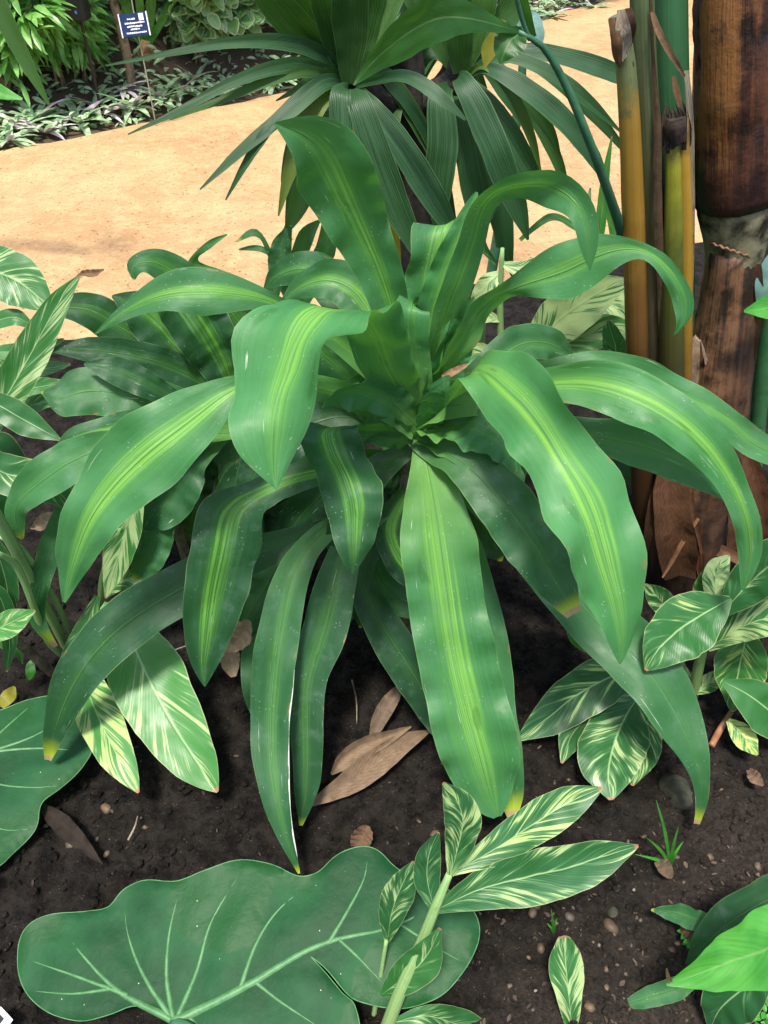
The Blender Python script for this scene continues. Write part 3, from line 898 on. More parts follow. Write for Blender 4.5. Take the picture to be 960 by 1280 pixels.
link('trunk', make_mesh('trunk', vs, fs, uvs), palm, M['trunk'])
STR = [ # (stations, (0, underside-green, yellow))
 ([(437,105,1.82,18),(410,50,1.80,40),(372,-10,1.76,48),(335,-70,1.72,28),(300,-120,1.68,3)],.55,0),
 ([(437,105,1.80,18),(398,64,1.79,38),(352,12,1.74,44),(310,-40,1.70,24),(280,-80,1.66,3)],.65,0),
 ([(438,105,1.80,20),(424,50,1.78,42),(408,-15,1.74,46),(385,-90,1.7,3)],.5,0),
 ([(437,105,1.78,20),(438,40,1.76,44),(436,-30,1.73,44),(430,-120,1.7,3)],.6,0),
 ([(438,105,1.78,20),(452,45,1.78,40),(465,-20,1.76,42),(470,-110,1.74,3)],.5,0),
 ([(440,105,1.80,18),(470,45,1.82,26),(492,-8,1.84,30),(515,-80,1.86,3)],.75,0),
 ([(440,104,1.84,16),(480,60,1.88,30),(515,8,1.92,32),(550,-60,1.95,3)],.35,0),
 ([(436,106,1.80,14),(412,72,1.78,20),(385,58,1.76,23),(330,50,1.72,20),(268,56,1.68,13),(205,68,1.64,8),(132,82,1.6,2)],.05,0),
 ([(436,107,1.80,14),(408,88,1.78,16),(382,80,1.75,20),(335,86,1.70,20),(280,108,1.65,14),(222,140,1.60,9),(160,168,1.56,2)],.1,0),
 ([(436,108,1.80,12),(410,94,1.77,14),(385,88,1.74,16),(340,100,1.70,14),(285,122,1.66,11),(212,150,1.62,2)],.6,0),
 ([(436,108,1.80,14),(412,98,1.76,22),(385,118,1.72,25),(348,150,1.68,19),(300,190,1.64,14),(250,237,1.6,2)],.05,0),
 ([(360,140,1.70,12),(338,158,1.67,15),(310,200,1.64,11),(282,250,1.62,2)],.1,0),
 ([(434,110,1.80,14),(412,92,1.77,20),(390,100,1.75,18),(372,112,1.73,10),(345,126,1.72,2)],.5,0),
 ([(432,110,1.80,14),(405,120,1.75,24),(380,165,1.71,26),(362,215,1.69,18),(348,270,1.67,2)],.75,.1),
 ([(434,110,1.82,14),(412,140,1.80,30),(392,200,1.78,32),(372,262,1.76,22),(352,300,1.75,2)],.7,0),
 ([(436,110,1.78,16),(426,112,1.74,26),(427,160,1.71,27),(426,215,1.70,25),(424,270,1.70,3)],.1,0),
 ([(442,110,1.78,16),(447,124,1.73,30),(466,180,1.70,37),(494,255,1.68,36),(524,318,1.67,16),(535,340,1.67,3)],.12,0),
 ([(444,112,1.80,14),(462,132,1.75,26),(498,178,1.72,33),(535,236,1.70,34),(562,282,1.69,20),(574,304,1.69,3)],.06,0),
 ([(438,112,1.84,12),(446,150,1.82,22),(468,230,1.80,26),(490,300,1.79,20),(500,345,1.79,3)],.4,.75),
 ([(430,112,1.86,14),(436,150,1.85,30),(444,215,1.84,30),(440,280,1.84,4)],.85,.05),
 ([(445,106,1.78,10),(480,97,1.70,13),(508,95,1.66,17),(545,117,1.62,19),(582,150,1.6,3)],.05,0),
 ([(574,92,1.90,18),(548,45,1.90,34),(520,-10,1.9,38),(490,-80,1.9,3)],.6,0),
 ([(576,92,1.88,18),(574,40,1.86,40),(566,-20,1.84,42),(560,-100,1.82,3)],.55,0),
 ([(576,92,1.90,18),(592,40,1.90,40),(604,-20,1.9,42),(616,-100,1.9,3)],.65,0),
 ([(578,92,1.90,16),(612,52,1.90,30),(640,8,1.9,32),(668,-50,1.9,3)],.5,0),
 ([(562,108,1.88,14),(550,118,1.80,30),(554,170,1.77,38),(549,225,1.76,36),(548,300,1.76,6)],.12,0),
 ([(572,120,1.86,12),(574,150,1.80,24),(584,200,1.78,28),(594,256,1.77,26),(600,300,1.77,4)],.05,0),
 ([(572,96,1.84,14),(576,98,1.78,26),(598,140,1.74,36),(622,196,1.71,37),(648,262,1.70,26),(660,300,1.7,3)],.05,0),
 ([(582,100,1.86,12),(608,128,1.80,26),(640,176,1.77,33),(668,226,1.76,22),(680,250,1.76,3)],.08,0),
 ([(582,96,1.86,12),(604,82,1.80,14),(640,100,1.76,24),(690,136,1.73,28),(738,190,1.71,22),(762,236,1.70,3)],.0,0),
 ([(584,94,1.84,8),(606,80,1.80,10),(640,118,1.77,14),(662,165,1.75,13),(676,214,1.75,2)],.7,.05),
 ([(586,92,1.86,10),(622,70,1.84,13),(670,82,1.82,18),(724,116,1.8,18),(775,164,1.8,3)],.15,0),
 ([(588,92,1.88,10),(640,64,1.86,18),(700,70,1.85,24),(768,92,1.84,26),(840,120,1.84,3)],.0,0),
 ([(590,90,1.90,10),(645,70,1.90,14),(720,120,1.9,20),(800,210,1.9,3)],.3,0),
 ([(580,104,1.9,12),(592,140,1.84,26),(612,200,1.80,32),(628,280,1.78,28),(640,345,1.78,3)],.0,0),
 ([(576,110,1.92,12),(600,170,1.92,22),(618,240,1.92,22),(622,310,1.92,3)],.6,0),
 ([(500,110,1.88,12),(488,150,1.84,26),(476,205,1.82,26),(470,260,1.82,3)],.8,0),
]
for st, y_, t_ in STR: leaf(palm, st, 'strap', (0, y_, t_), nv=30, nu=6, fold=.30, wave=.03)
rr = random.Random(47)
for k in range(22):
    cx, cy, cYp = ((437, 108, 1.86), (578, 98, 1.96))[k % 2]
    sg_ = rr.choice((-1, 1)) if k % 2 else rr.choice((-1, -1, 1))
    dx, dy = sg_ * rr.uniform(25, 150), rr.uniform(30, 190)
    w = rr.uniform(11, 20)
    tY = cYp + rr.uniform(-.02, .14)
    leaf(palm, [(cx, cy, cYp, 9), (cx + dx * .3, cy - rr.uniform(5, 40), tY, w), (cx + dx * .65, cy + dy * .25, tY, w * 1.1), (cx + dx * .9, cy + dy * .68, tY, w * .8), (cx + dx, cy + dy, tY, 1.5)],
         'strap', (0, rr.choice((0, .1, .5)), 0), nv=26, nu=5, fold=.35, wave=.03)

# ------------------------------------------------------------------ thick brown stalk at the right
def px_r(px, py, Y, w): return w / 2 / FPX * Y / ray(px, py).y
TB = on_ground(856, 722)
bt = thing('banana_trunk', 'thick brown banana like trunk with peeling sheaths at right edge', 'trunk', TB)
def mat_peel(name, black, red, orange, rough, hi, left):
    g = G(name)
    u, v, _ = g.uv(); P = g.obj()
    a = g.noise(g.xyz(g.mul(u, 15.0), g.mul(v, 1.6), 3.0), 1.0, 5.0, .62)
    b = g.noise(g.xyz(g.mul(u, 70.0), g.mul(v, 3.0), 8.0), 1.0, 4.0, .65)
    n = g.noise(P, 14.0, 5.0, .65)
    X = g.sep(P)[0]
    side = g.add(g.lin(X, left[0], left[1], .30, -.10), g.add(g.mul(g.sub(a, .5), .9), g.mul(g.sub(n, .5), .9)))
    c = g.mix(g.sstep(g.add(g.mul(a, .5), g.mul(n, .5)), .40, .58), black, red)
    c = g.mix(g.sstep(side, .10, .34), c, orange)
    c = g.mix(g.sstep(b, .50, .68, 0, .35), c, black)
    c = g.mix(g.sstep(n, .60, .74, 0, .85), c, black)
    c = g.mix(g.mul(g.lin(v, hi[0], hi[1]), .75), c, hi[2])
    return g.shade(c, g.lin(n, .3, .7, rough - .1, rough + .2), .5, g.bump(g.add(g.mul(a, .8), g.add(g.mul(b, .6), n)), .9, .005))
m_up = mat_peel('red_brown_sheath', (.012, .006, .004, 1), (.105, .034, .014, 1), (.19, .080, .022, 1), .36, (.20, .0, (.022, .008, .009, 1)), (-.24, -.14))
m_node = mat_simple('mottled_node', (.014, .012, .006, 1), (.24, .22, .13, 1), .6, 24, .8)
m_low = mat_peel('fibrous_sheath', (.016, .009, .006, 1), (.105, .046, .020, 1), (.16, .078, .038, 1), .5, (.5, .0, (.010, .006, .004, 1)), (-.13, -.02))  # sun dapples and the shaded foot are painted into this colour
def trunk_part(name, pp, mat, **kw): return stem(bt, pp, mat, name, sides=24, **kw)
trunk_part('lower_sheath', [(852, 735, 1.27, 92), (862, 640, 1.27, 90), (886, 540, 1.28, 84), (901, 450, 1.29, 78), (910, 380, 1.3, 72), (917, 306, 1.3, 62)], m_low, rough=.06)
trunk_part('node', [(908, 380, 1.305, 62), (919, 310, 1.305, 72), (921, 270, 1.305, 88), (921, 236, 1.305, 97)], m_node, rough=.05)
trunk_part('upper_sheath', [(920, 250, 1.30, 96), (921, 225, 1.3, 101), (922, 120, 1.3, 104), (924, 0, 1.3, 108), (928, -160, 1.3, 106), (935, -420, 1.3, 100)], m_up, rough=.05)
# ragged rim of the lower sheath
rim = []
for k in range(26):
    f = k / 25
    x = 886 + 62 * f
    y = 303 + 22 * f + 1.1 * math.sin(k * 1.9)
    rim.append((at(x, y, 1.243 + .036 * (2 * f - 1) ** 2), .0028))
vs, fs, uvs = tube([r_[0] for r_ in rim], [r_[1] * .75 for r_ in rim], sides=6, rough=.2)
link('sheath_rim', make_mesh('sheath_rim', vs, fs, uvs), bt, mat_simple('orange_fibre', (.10, .045, .02, 1), (.22, .12, .065, 1), .8, 60, .5))
def strip(parent, st, mat, col=(1, 1, 1), name='dry_strip', nv=18, **kw):
    return leaf(parent, st, mat, col, nv=nv, nu=4, name=name, **kw)
strip(bt, [(873, -20, 1.25, 12), (870, 40, 1.25, 9), (873, 85, 1.25, 8), (868, 150, 1.25, 4)], 'dry', (.1, .08, .07), wave=.4, freq=7)
strip(bt, [(884, 455, 1.25, 6), (872, 420, 1.25, 10), (866, 470, 1.24, 16), (864, 520, 1.24, 3)], 'dry', (1.5, 1.5, 1.5), wave=.3)
strip(bt, [(948, 330, 1.26, 8), (946, 380, 1.26, 20), (940, 430, 1.26, 16), (930, 500, 1.26, 4)], 'dry', (.5, .38, .3), wave=.2)
# dry sheaths and fibres at its foot
for st, c_ in (([(842, 560, 1.24, 30), (838, 620, 1.20, 44), (845, 680, 1.17, 50), (850, 722, 1.16, 40)], (.48, .30, .2)),
               ([(872, 600, 1.22, 6), (874, 650, 1.2, 9), (872, 700, 1.18, 8), (876, 728, 1.18, 2)], (.7, .42, .3)),
               ([(862, 590, 1.22, 5), (866, 640, 1.2, 7), (878, 690, 1.18, 6), (874, 730, 1.18, 2)], (.5, .3, .2)),
               ([(873, 648, 1.19, 4), (852, 680, 1.17, 6), (838, 705, 1.15, 5), (828, 722, 1.13, 2)], (1.1, .75, .5)),
               ([(880, 690, 1.24, 10), (900, 688, 1.2, 15), (925, 700, 1.18, 12), (945, 712, 1.18, 2)], (.6, .4, .3)),
               ([(825, 590, 1.24, 8), (815, 640, 1.2, 14), (806, 690, 1.18, 8), (800, 715, 1.18, 2)], (.3, .2, .14)),
               ([(915, 600, 1.26, 20), (925, 640, 1.22, 30), (920, 690, 1.2, 24), (915, 720, 1.19, 4)], (.35, .22, .15)),
               ([(930, 560, 1.3, 14), (945, 600, 1.28, 26), (952, 660, 1.26, 20), (955, 700, 1.25, 4)], (.5, .3, .2))):
    strip(bt, st, 'dry', c_, wave=.15, fold=.5, name='dry_sheath')

# ------------------------------------------------------------------ yellowing stalks
HB = on_ground(824, 705)
hc = thing('stalk_clump', 'clump of green, grey and yellowing cut stalks left of the brown trunk', 'plant', HB)
m_s1 = mat_grad('yellow_stalk', [(0, (.025, .014, .007, 1)), (.46, (.055, .026, .010, 1)), (.64, (.14, .068, .014, 1)), (.76, (.26, .145, .018, 1)), (.90, (.28, .165, .025, 1)), (.93, (.12, .14, .05, 1)), (1, (.10, .15, .07, 1))], .38, 14, (.05, .03, .012, 1), .3)
m_s2 = mat_grad('grey_green_stalk', [(0, (.018, .013, .008, 1)), (.3, (.034, .023, .012, 1)), (.55, (.065, .052, .026, 1)), (.75, (.075, .095, .04, 1)), (1, (.075, .14, .05, 1))], .45, 24, (.035, .028, .018, 1), .6)
m_s3 = mat_grad('green_stalk', [(0, (.03, .09, .035, 1)), (1, (.035, .13, .05, 1))], .38, 16, (.035, .10, .05, 1), .35)
m_s4 = mat_grad('green_yellow_stalk', [(0, (.022, .016, .007, 1)), (.52, (.040, .034, .014, 1)), (.78, (.065, .085, .014, 1)), (.93, (.24, .24, .02, 1)), (1, (.05, .03, .02, 1))], .35, 14, (.05, .04, .015, 1), .35)
m_s5 = mat_grad('orange_stalk', [(0, (.03, .02, .008, 1)), (.45, (.085, .05, .015, 1)), (.7, (.29, .16, .018, 1)), (.94, (.34, .20, .026, 1)), (1, (.05, .03, .02, 1))], .35, 14, (.12, .06, .015, 1), .35)
m_pale = mat_bark('pale_dry_sheath', (.22, .17, .11, 1), (.42, .36, .27, 1), (.10, .06, .04, 1), .8, 10, 5)
stem(hc, [(806, 700, 1.29, 26), (801, 560, 1.27, 27), (797, 460, 1.26, 27), (791, 250, 1.25, 28), (783, 90, 1.24, 25), (772, 20, 1.24, 24)], m_s1, 'stalk', sides=16, rough=.03)
stem(hc, [(826, 706, 1.31, 50), (822, 560, 1.3, 44), (820, 460, 1.29, 42), (814, 250, 1.28, 35), (805, 80, 1.27, 31), (801, -60, 1.27, 30), (795, -300, 1.27, 28)], m_s2, 'stalk', sides=16, rough=.04)
stem(hc, [(840, 700, 1.33, 52), (842, 460, 1.32, 50), (842, 250, 1.32, 48), (838, 100, 1.31, 45), (836, -60, 1.31, 44), (832, -320, 1.31, 40)], m_s3, 'stalk', sides=16, rough=.02)
stem(hc, [(840, 700, 1.27, 34), (840, 460, 1.25, 33), (842, 300, 1.245, 25), (842, 200, 1.245, 20), (839, 150, 1.245, 18)], m_s4, 'stalk', sides=14, rough=.03)
stem(hc, [(854, 700, 1.27, 22), (855, 460, 1.25, 20), (857, 300, 1.245, 18), (855, 200, 1.245, 17), (853, 146, 1.245, 17)], m_s5, 'stalk', sides=14, rough=.03)
# burnt hollow end of the cut stalk
M['burnt'] = mat_simple('burnt_fibre', (.006, .004, .003, 1), (.045, .026, .018, 1), .8, 50, .8)
rr = random.Random(3)
for k in range(11):          # frayed burnt ends of the two cut stalks
    x = 832 + 3.0 * k + rr.uniform(-2, 2)
    yq = 1.229 + .0009 * (k - 5) ** 2 * .6
    strip(hc, [(x, 178 + rr.uniform(-6, 14), yq, 6), (x + rr.uniform(-1, 1), 158, yq + .001, rr.uniform(6, 9)), (x + rr.uniform(-3, 3), 142 + rr.uniform(-6, 6), yq + .004, rr.uniform(3, 6)), (x + rr.uniform(-5, 5), 130 + rr.uniform(-6, 6), yq + .006, 1)], 'burnt', nv=10, wave=.3, fold=.6, name='burnt_end')
vs, fs, uvs = tube([at(846, 176, 1.243), at(846, 158, 1.240), at(846, 145, 1.240)], [.014, .0165, .0145], sides=14, rough=.3)
link('burnt_end', make_mesh('burnt_end', vs, fs, uvs), hc, M['burnt'])
# dry papery strips between the stalks
m_ = M['paper'] = m_pale
strip(hc, [(787, 75, 1.235, 12), (789, 160, 1.235, 9), (794, 260, 1.235, 6), (801, 380, 1.245, 6), (803, 460, 1.25, 5)], 'paper', wave=.5, freq=9, nv=40)
strip(hc, [(776, 12, 1.222, 10), (780, 40, 1.218, 20), (781, 58, 1.222, 16), (776, 76, 1.226, 6)], 'paper', fold=.5)
strip(hc, [(785, 10, 1.225, 8), (789, 30, 1.22, 14), (788, 50, 1.225, 8), (786, 62, 1.23, 3)], 'dry', (.35, .25, .2), fold=.4)
strip(hc, [(766, 22, 1.225, 10), (770, 50, 1.22, 14), (772, 72, 1.225, 12), (775, 84, 1.228, 4)], 'dry', (.8, .62, .45), fold=-.4)
strip(hc, [(815, 15, 1.24, 5), (822, 36, 1.235, 9), (838, 66, 1.23, 9), (856, 96, 1.23, 3)], 'dry', (1.1, .9, .75), fold=.3)
strip(hc, [(813, 0, 1.248, 5), (817, 90, 1.246, 5), (822, 150, 1.243, 9), (822, 250, 1.24, 11), (826, 360, 1.245, 9), (828, 460, 1.25, 6)], 'dry', (.55, .48, .4), wave=.2, freq=8, nv=40, fold=-.3)
strip(hc, [(842, 95, 1.25, 5), (846, 115, 1.245, 9), (851, 135, 1.24, 4)], 'dry', (.8, .6, .4))
strip(hc, [(858, 88, 1.245, 6), (862, 130, 1.24, 9), (865, 200, 1.238, 7), (866, 300, 1.24, 5), (861, 400, 1.245, 7), (858, 460, 1.25, 4)], 'paper', wave=.2, freq=7, nv=40)
# its bent leaf: petiole and broad blade reaching over the palm
stem(hc, [(812, 560, 1.36, 12), (798, 400, 1.34, 13), (779, 300, 1.27, 13), (763, 248, 1.22, 12), (738, 180, 1.18, 11), (708, 108, 1.17, 10), (678, 58, 1.16, 8), (648, 40, 1.15, 6)], 'petiole', 'petiole', sides=10)
leaf(hc, [(648, 38, 648, 42, 1.15), (622, 22, 622, 41, 1.13), (585, 2, 584, 43, 1.10), (548, -10, 548, 54, 1.07), (505, 14, 510, 73, 1.04), (470, 52, 478, 88, 1.02), (452, 82, 458, 98, 1.0), (441, 106, 443, 107, .99)], 'heli', (1, 1, 0), nv=40, nu=12, fold=.1, name='blade')
leaf(hc, [(655, 40, 1.155, 10), (640, 48, 1.14, 44), (632, 62, 1.13, 34), (625, 80, 1.13, 2)], 'heli', (1, 1, 0), nv=18, nu=8, name='blade', wave=.15)
leaf(hc, [(630, 25, 1.4, 6), (612, 60, 1.40, 22), (606, 84, 1.40, 3)], 'strap', (0, .6, .35), nv=12, nu=5, name='blade')
stem(hc, [(662, 50, 1.155, 5), (652, 22, 1.15, 6), (642, -20, 1.14, 7), (630, -90, 1.12, 7)], 'petiole', 'petiole', sides=8)
leaf(hc, [(668, 46, 1.165, 6), (658, 20, 1.16, 14), (650, -10, 1.15, 16), (640, -60, 1.14, 3)], 'heli', (1, .3, 0), nv=16, nu=6, name='blade')
t = thing('blue_leaf_plant', 'blue green broad leaved plant far behind the arching leaf', 'plant', (at(640, 40, 2.7).x, 2.7, 0))
leaf(t, [(655, 30, 2.7, 6), (640, 20, 2.68, 30), (612, 24, 2.66, 28), (590, 32, 2.65, 3)], 'blue', nv=16, nu=6)
leaf(t, [(655, 30, 2.7, 6), (662, 22, 2.68, 22), (672, 40, 2.66, 18), (676, 62, 2.65, 3)], 'blue', nv=16, nu=6)
leaf(t, [(655, 30, 2.7, 6), (640, -4, 2.7, 20), (612, -20, 2.7, 20), (590, -16, 2.7, 3)], 'blue', nv=16, nu=6)
vs, fs, uvs = tube([Vector((t.location.x, 2.7, -.03)), at(650, 120, 2.7), at(655, 30, 2.7)], [.02, .015, .008], sides=8)
link('stem', make_mesh('stem', vs, fs, uvs), t, M['petiole'])

# green upright stem at the right photo edge with a leaf
t = thing('green_stalk_plant', 'smooth green stalk with small bright leaf at the right edge', 'plant', (at(945, 640, 1.34).x, 1.34, 0))
vs, fs, uvs = tube([Vector((t.location.x, 1.34, -.03)), at(938, 620, 1.34), at(948, 520, 1.34), at(956, 440, 1.34), at(975, 300, 1.34)], [.018, .017, .016, .016, .012], sides=14)
link('stem', make_mesh('stem', vs, fs, uvs), t, mat_simple('smooth_green_stalk', (.022, .085, .030, 1), (.040, .13, .05, 1), .4, 20, .2))
leaf(t, [(1000, 350, 1.25, 6), (985, 372, 1.22, 34), (958, 385, 1.2, 30), (930, 389, 1.19, 3)], 'lime', (1, 1, 0), nv=20, nu=6)
leaf(t, [(985, 300, 1.28, 6), (972, 330, 1.26, 34), (957, 360, 1.25, 28), (948, 385, 1.25, 3)], 'blue', (1, 1, 0), nv=20, nu=6)

# ------------------------------------------------------------------ main striped plant
def gy(px, py, Y): return at(px, py, Y)
MB = Vector((gy(500, 838, 1.02).x, 1.02, 0))
mp = thing('striped_dracaena', 'large striped dracaena with broad arching leaves in the middle of the bed', 'plant', MB)
vs, fs, uvs = tube([MB + Vector((0, 0, -.04)), MB + Vector((.0, 0, .2)), at(512, 640, 1.03), at(520, 580, 1.03), at(524, 545, 1.02)], [.030, .026, .023, .022, .014], sides=14, rough=.08)
link('stem', make_mesh('stem', vs, fs, uvs), mp, M['stemd'])
MAIN = [
 # upright and crown leaves
 ([(518,500,1.0,26),(500,425,.995,40),(476,345,.99,56),(450,285,.98,74),(426,234,.965,94),(406,192,.95,96),(382,168,.935,62),(343,154,.925,3)], (.85,.62,0), {'fold':.35, 'wave':.19}),
 ([(520,478,550,470,1.0),(540,390,578,385,1.0),(572,302,606,312,.985),(590,250,616,264,.96),(620,228,638,246,.93),(664,212,684,252,.89),(704,210,698,266,.86),(736,236,715,272,.845),(750,290,721,298,.835),(747,322,727,326,.83),(738,338,737,338,.83)], (.45,.7,0), {'fold':.28}),
 ([(514,500,546,500,1.02),(510,410,556,405,1.03),(507,350,572,345,1.05),(511,305,590,300,1.06),(519,283,594,270,1.075),(528,286,592,272,1.10),(550,318,590,310,1.14),(575,350,577,350,1.17)], (.75,.55,0), {'fold':.12, 'smooth':3}),
 ([(528,500,1.0,24),(535,430,1.01,36),(548,370,1.02,44),(568,312,1.03,38),(588,262,1.04,20),(596,240,1.05,3)], (.5,.85,0), {'fold':.5}),
 ([(524,505,.985,22),(518,455,.98,36),(514,415,.975,44),(514,388,.98,44),(517,377,1.0,40),(522,382,1.03,30),(532,410,1.06,3)], (.3,.85,0), {'fold':.3, 'smooth':2, 'wave':.03}),
 ([(508,548,542,508,1.0),(454,470,517,455,.965),(422,418,505,400,.93),(343,371,462,389,.865),(303,460,428,430,.81),(285,515,402,480,.775),(298,568,382,545,.745),(330,600,352,600,.725),(345,612,346,612,.72)], (.9,.9,.0), {'fold':.12}),
 ([(516,552,556,496,1.0),(545,520,590,470,.975),(575,474,614,444,.92),(600,520,655,438,.85),(640,560,695,476,.80),(668,606,740,551,.75),(690,665,785,600,.71),(716,722,799,690,.675),(744,772,803,752,.65),(760,808,795,800,.635),(774,830,776,830,.63)], (1,.95,0), {'fold':.10, 'wave':.19}),
 ([(530,480,552,482,1.0),(558,432,590,428,1.0),(588,380,626,382,1.01),(640,344,662,370,1.01),(690,308,716,374,1.0),(745,291,758,342,.98),(790,297,796,320,.97),(814,306,806,322,.96),(838,322,822,340,.95),(862,354,838,364,.94),(873,386,842,388,.935),(866,402,847,404,.93),(842,420,841,420,.93)], (.6,.8,0), {'fold':.16}),
 ([(535,505,1.0,24),(600,500,1.0,30),(690,480,.98,44),(755,482,.945,66),(820,508,.91,72),(874,548,.88,56),(908,592,.86,40),(932,645,.84,34),(938,700,.83,30),(928,738,.825,3)], (.95,.85,0), {'fold':.12, 'wave':.19}),
 ([(540,490,1.05,22),(640,480,1.06,34),(740,462,1.06,50),(800,480,1.05,62),(860,504,1.03,56),(905,520,1.02,30),(930,548,1.0,38),(965,566,.99,34),(1010,590,.98,3)], (.4,.7,0), {}),
 ([(545,520,1.0,22),(640,532,1.0,34),(735,543,.98,42),(800,556,.95,58),(858,578,.92,54),(905,606,.9,36),(950,648,.88,3)], (.15,.6,0), {'fold':.08}),
 ([(522,540,.99,20),(540,558,.965,30),(572,572,.93,48),(612,608,.885,68),(655,662,.835,76),(692,722,.79,58),(717,768,.765,20)], (.12,.25,.85), {'fold':.14}),
 ([(526,548,.99,20),(530,566,.965,30),(537,600,.93,58),(545,650,.89,88),(556,730,.83,96),(568,812,.77,102),(586,890,.71,102),(604,955,.66,94),(615,998,.63,62),(622,1021,.615,10)], (1,.75,0), {'fold':.10}),
 ([(500,548,510,530,.98),(448,545,476,522,.95),(374,537,446,540,.90),(384,575,466,582,.86),(404,625,479,622,.825),(414,668,473,662,.80),(428,702,457,694,.785),(439,718,441,718,.78)], (1,.18,0), {'fold':.10}),
 ([(505,525,1.0,24),(420,490,.97,34),(345,478,.93,26),(300,480,.9,24),(262,506,.875,66),(205,548,.845,100),(152,594,.82,96),(113,645,.795,72),(92,700,.78,46),(80,753,.77,4)], (1,.8,0), {'fold':.12, 'wave':.19}),
 ([(505,500,1.02,22),(430,430,1.02,32),(345,378,1.0,18),(300,367,.985,44),(250,363,.97,64),(205,367,.965,44),(160,387,.965,22),(118,418,.965,2)], (.85,.6,0), {'fold':.1}),
 ([(480,600,1.0,20),(400,590,.96,34),(332,640,252,630,.905),(327,682,236,680,.86),(308,742,228,742,.83),(290,795,231,795,.80),(270,836,240,836,.78),(257,858,255,858,.77)], (1,.15,0), {'fold':.12}),
 ([(470,640,1.0,20),(370,676,.96,36),(285,705,.92,56),(228,735,.89,64),(176,765,.86,68),(130,802,.82,66),(94,850,.79,56),(71,902,.755,36),(60,950,.735,8)], (.1,.12,.8), {'fold':.14}),
 ([(470,640,.99,18),(410,660,.95,26),(370,706,.90,40),(350,780,.83,54),(339,870,.75,52),(338,945,.68,46),(350,1025,.60,28),(374,1092,.545,3)], (.25,.35,.3), {'fold':.3}),
 ([(480,640,1.0,18),(440,670,.96,34),(424,715,.91,50),(406,785,.85,58),(385,855,.79,44),(384,925,.73,42),(383,985,.68,32),(376,1032,.64,4)], (.25,.18,.35), {'fold':.2}),
 ([(500,660,1.02,18),(450,710,.97,30),(474,775,.92,46),(512,835,.87,50),(550,900,.82,40),(575,950,.76,3)], (.1,.05,.2), {}),
 ([(535,600,1.0,22),(575,680,.95,50),(598,780,.88,64),(612,870,.80,62),(634,950,.71,38),(641,1012,.66,26),(640,1022,.65,12)], (.3,.5,1), {'fold':.1}),
 ([(540,580,1.0,22),(620,640,.97,46),(690,715,.93,64),(752,782,.87,78),(812,840,.79,78),(852,905,.73,62),(872,955,.68,28),(879,1000,.655,16),(871,1030,.64,8)], (.05,.45,.55), {'fold':.16}),
 # short pale leaves that close the crown
 ([(522,552,572,506,.99),(572,560,612,506,.965),(614,578,642,528,.94),(644,592,646,588,.93)], (.2,.75,.1), {'fold':.25}),
 ([(512,548,534,520,.985),(470,520,500,482,.965),(430,505,452,470,.945),(402,510,408,500,.93)], (.3,.7,.1), {'fold':.3}),
 ([(508,530,536,525,1.0),(492,470,540,462,1.0),(486,425,536,418,1.005),(496,392,522,390,1.02),(505,380,508,380,1.03)], (.4,.75,0), {'fold':.35, 'wave':.05}),
 ([(520,530,556,522,1.0),(530,470,578,462,1.0),(552,420,592,420,1.01),(575,385,598,392,1.02),(592,370,595,374,1.03)], (.4,.75,0), {'fold':.35, 'wave':.05}),
 ([(516,548,548,530,.98),(520,515,556,508,.965),(530,492,560,496,.955),(545,482,556,488,.955)], (.15,.8,0), {'fold':.4, 'wave':.03}),
 ([(520,560,560,540,.985),(560,575,600,530,.965),(600,610,640,560,.94),(630,640,655,610,.92),(655,660,658,656,.91)], (.15,.4,.2), {'fold':.2}),
 ([(500,560,530,545,.985),(470,555,490,520,.97),(430,570,452,530,.955),(405,600,412,590,.945)], (.1,.35,.2), {'fold':.2}),
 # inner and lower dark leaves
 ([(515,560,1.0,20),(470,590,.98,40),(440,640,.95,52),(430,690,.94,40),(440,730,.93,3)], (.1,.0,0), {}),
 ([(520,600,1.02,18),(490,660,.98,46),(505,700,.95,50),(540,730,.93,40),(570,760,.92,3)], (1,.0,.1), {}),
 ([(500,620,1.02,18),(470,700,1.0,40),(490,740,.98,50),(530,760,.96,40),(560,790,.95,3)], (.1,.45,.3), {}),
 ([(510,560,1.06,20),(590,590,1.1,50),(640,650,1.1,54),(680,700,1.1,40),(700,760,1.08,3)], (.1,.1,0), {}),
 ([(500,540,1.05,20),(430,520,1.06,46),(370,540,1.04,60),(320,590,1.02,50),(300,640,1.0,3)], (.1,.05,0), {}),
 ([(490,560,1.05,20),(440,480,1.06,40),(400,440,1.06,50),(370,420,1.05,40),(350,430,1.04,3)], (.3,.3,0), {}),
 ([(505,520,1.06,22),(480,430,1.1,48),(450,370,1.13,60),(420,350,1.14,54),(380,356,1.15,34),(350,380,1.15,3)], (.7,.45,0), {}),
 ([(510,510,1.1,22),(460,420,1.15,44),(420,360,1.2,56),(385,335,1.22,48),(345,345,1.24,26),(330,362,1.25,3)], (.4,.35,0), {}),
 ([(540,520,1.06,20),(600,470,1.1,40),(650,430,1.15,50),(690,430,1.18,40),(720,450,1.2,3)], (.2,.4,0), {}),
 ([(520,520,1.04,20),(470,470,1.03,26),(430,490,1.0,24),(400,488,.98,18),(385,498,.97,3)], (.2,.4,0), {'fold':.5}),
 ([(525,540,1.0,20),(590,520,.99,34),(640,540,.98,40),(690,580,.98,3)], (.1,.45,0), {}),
 ([(525,520,.99,16),(545,490,.975,22),(562,478,.965,20),(558,492,.955,3)], (.1,.6,0), {'wave':.03}),
]
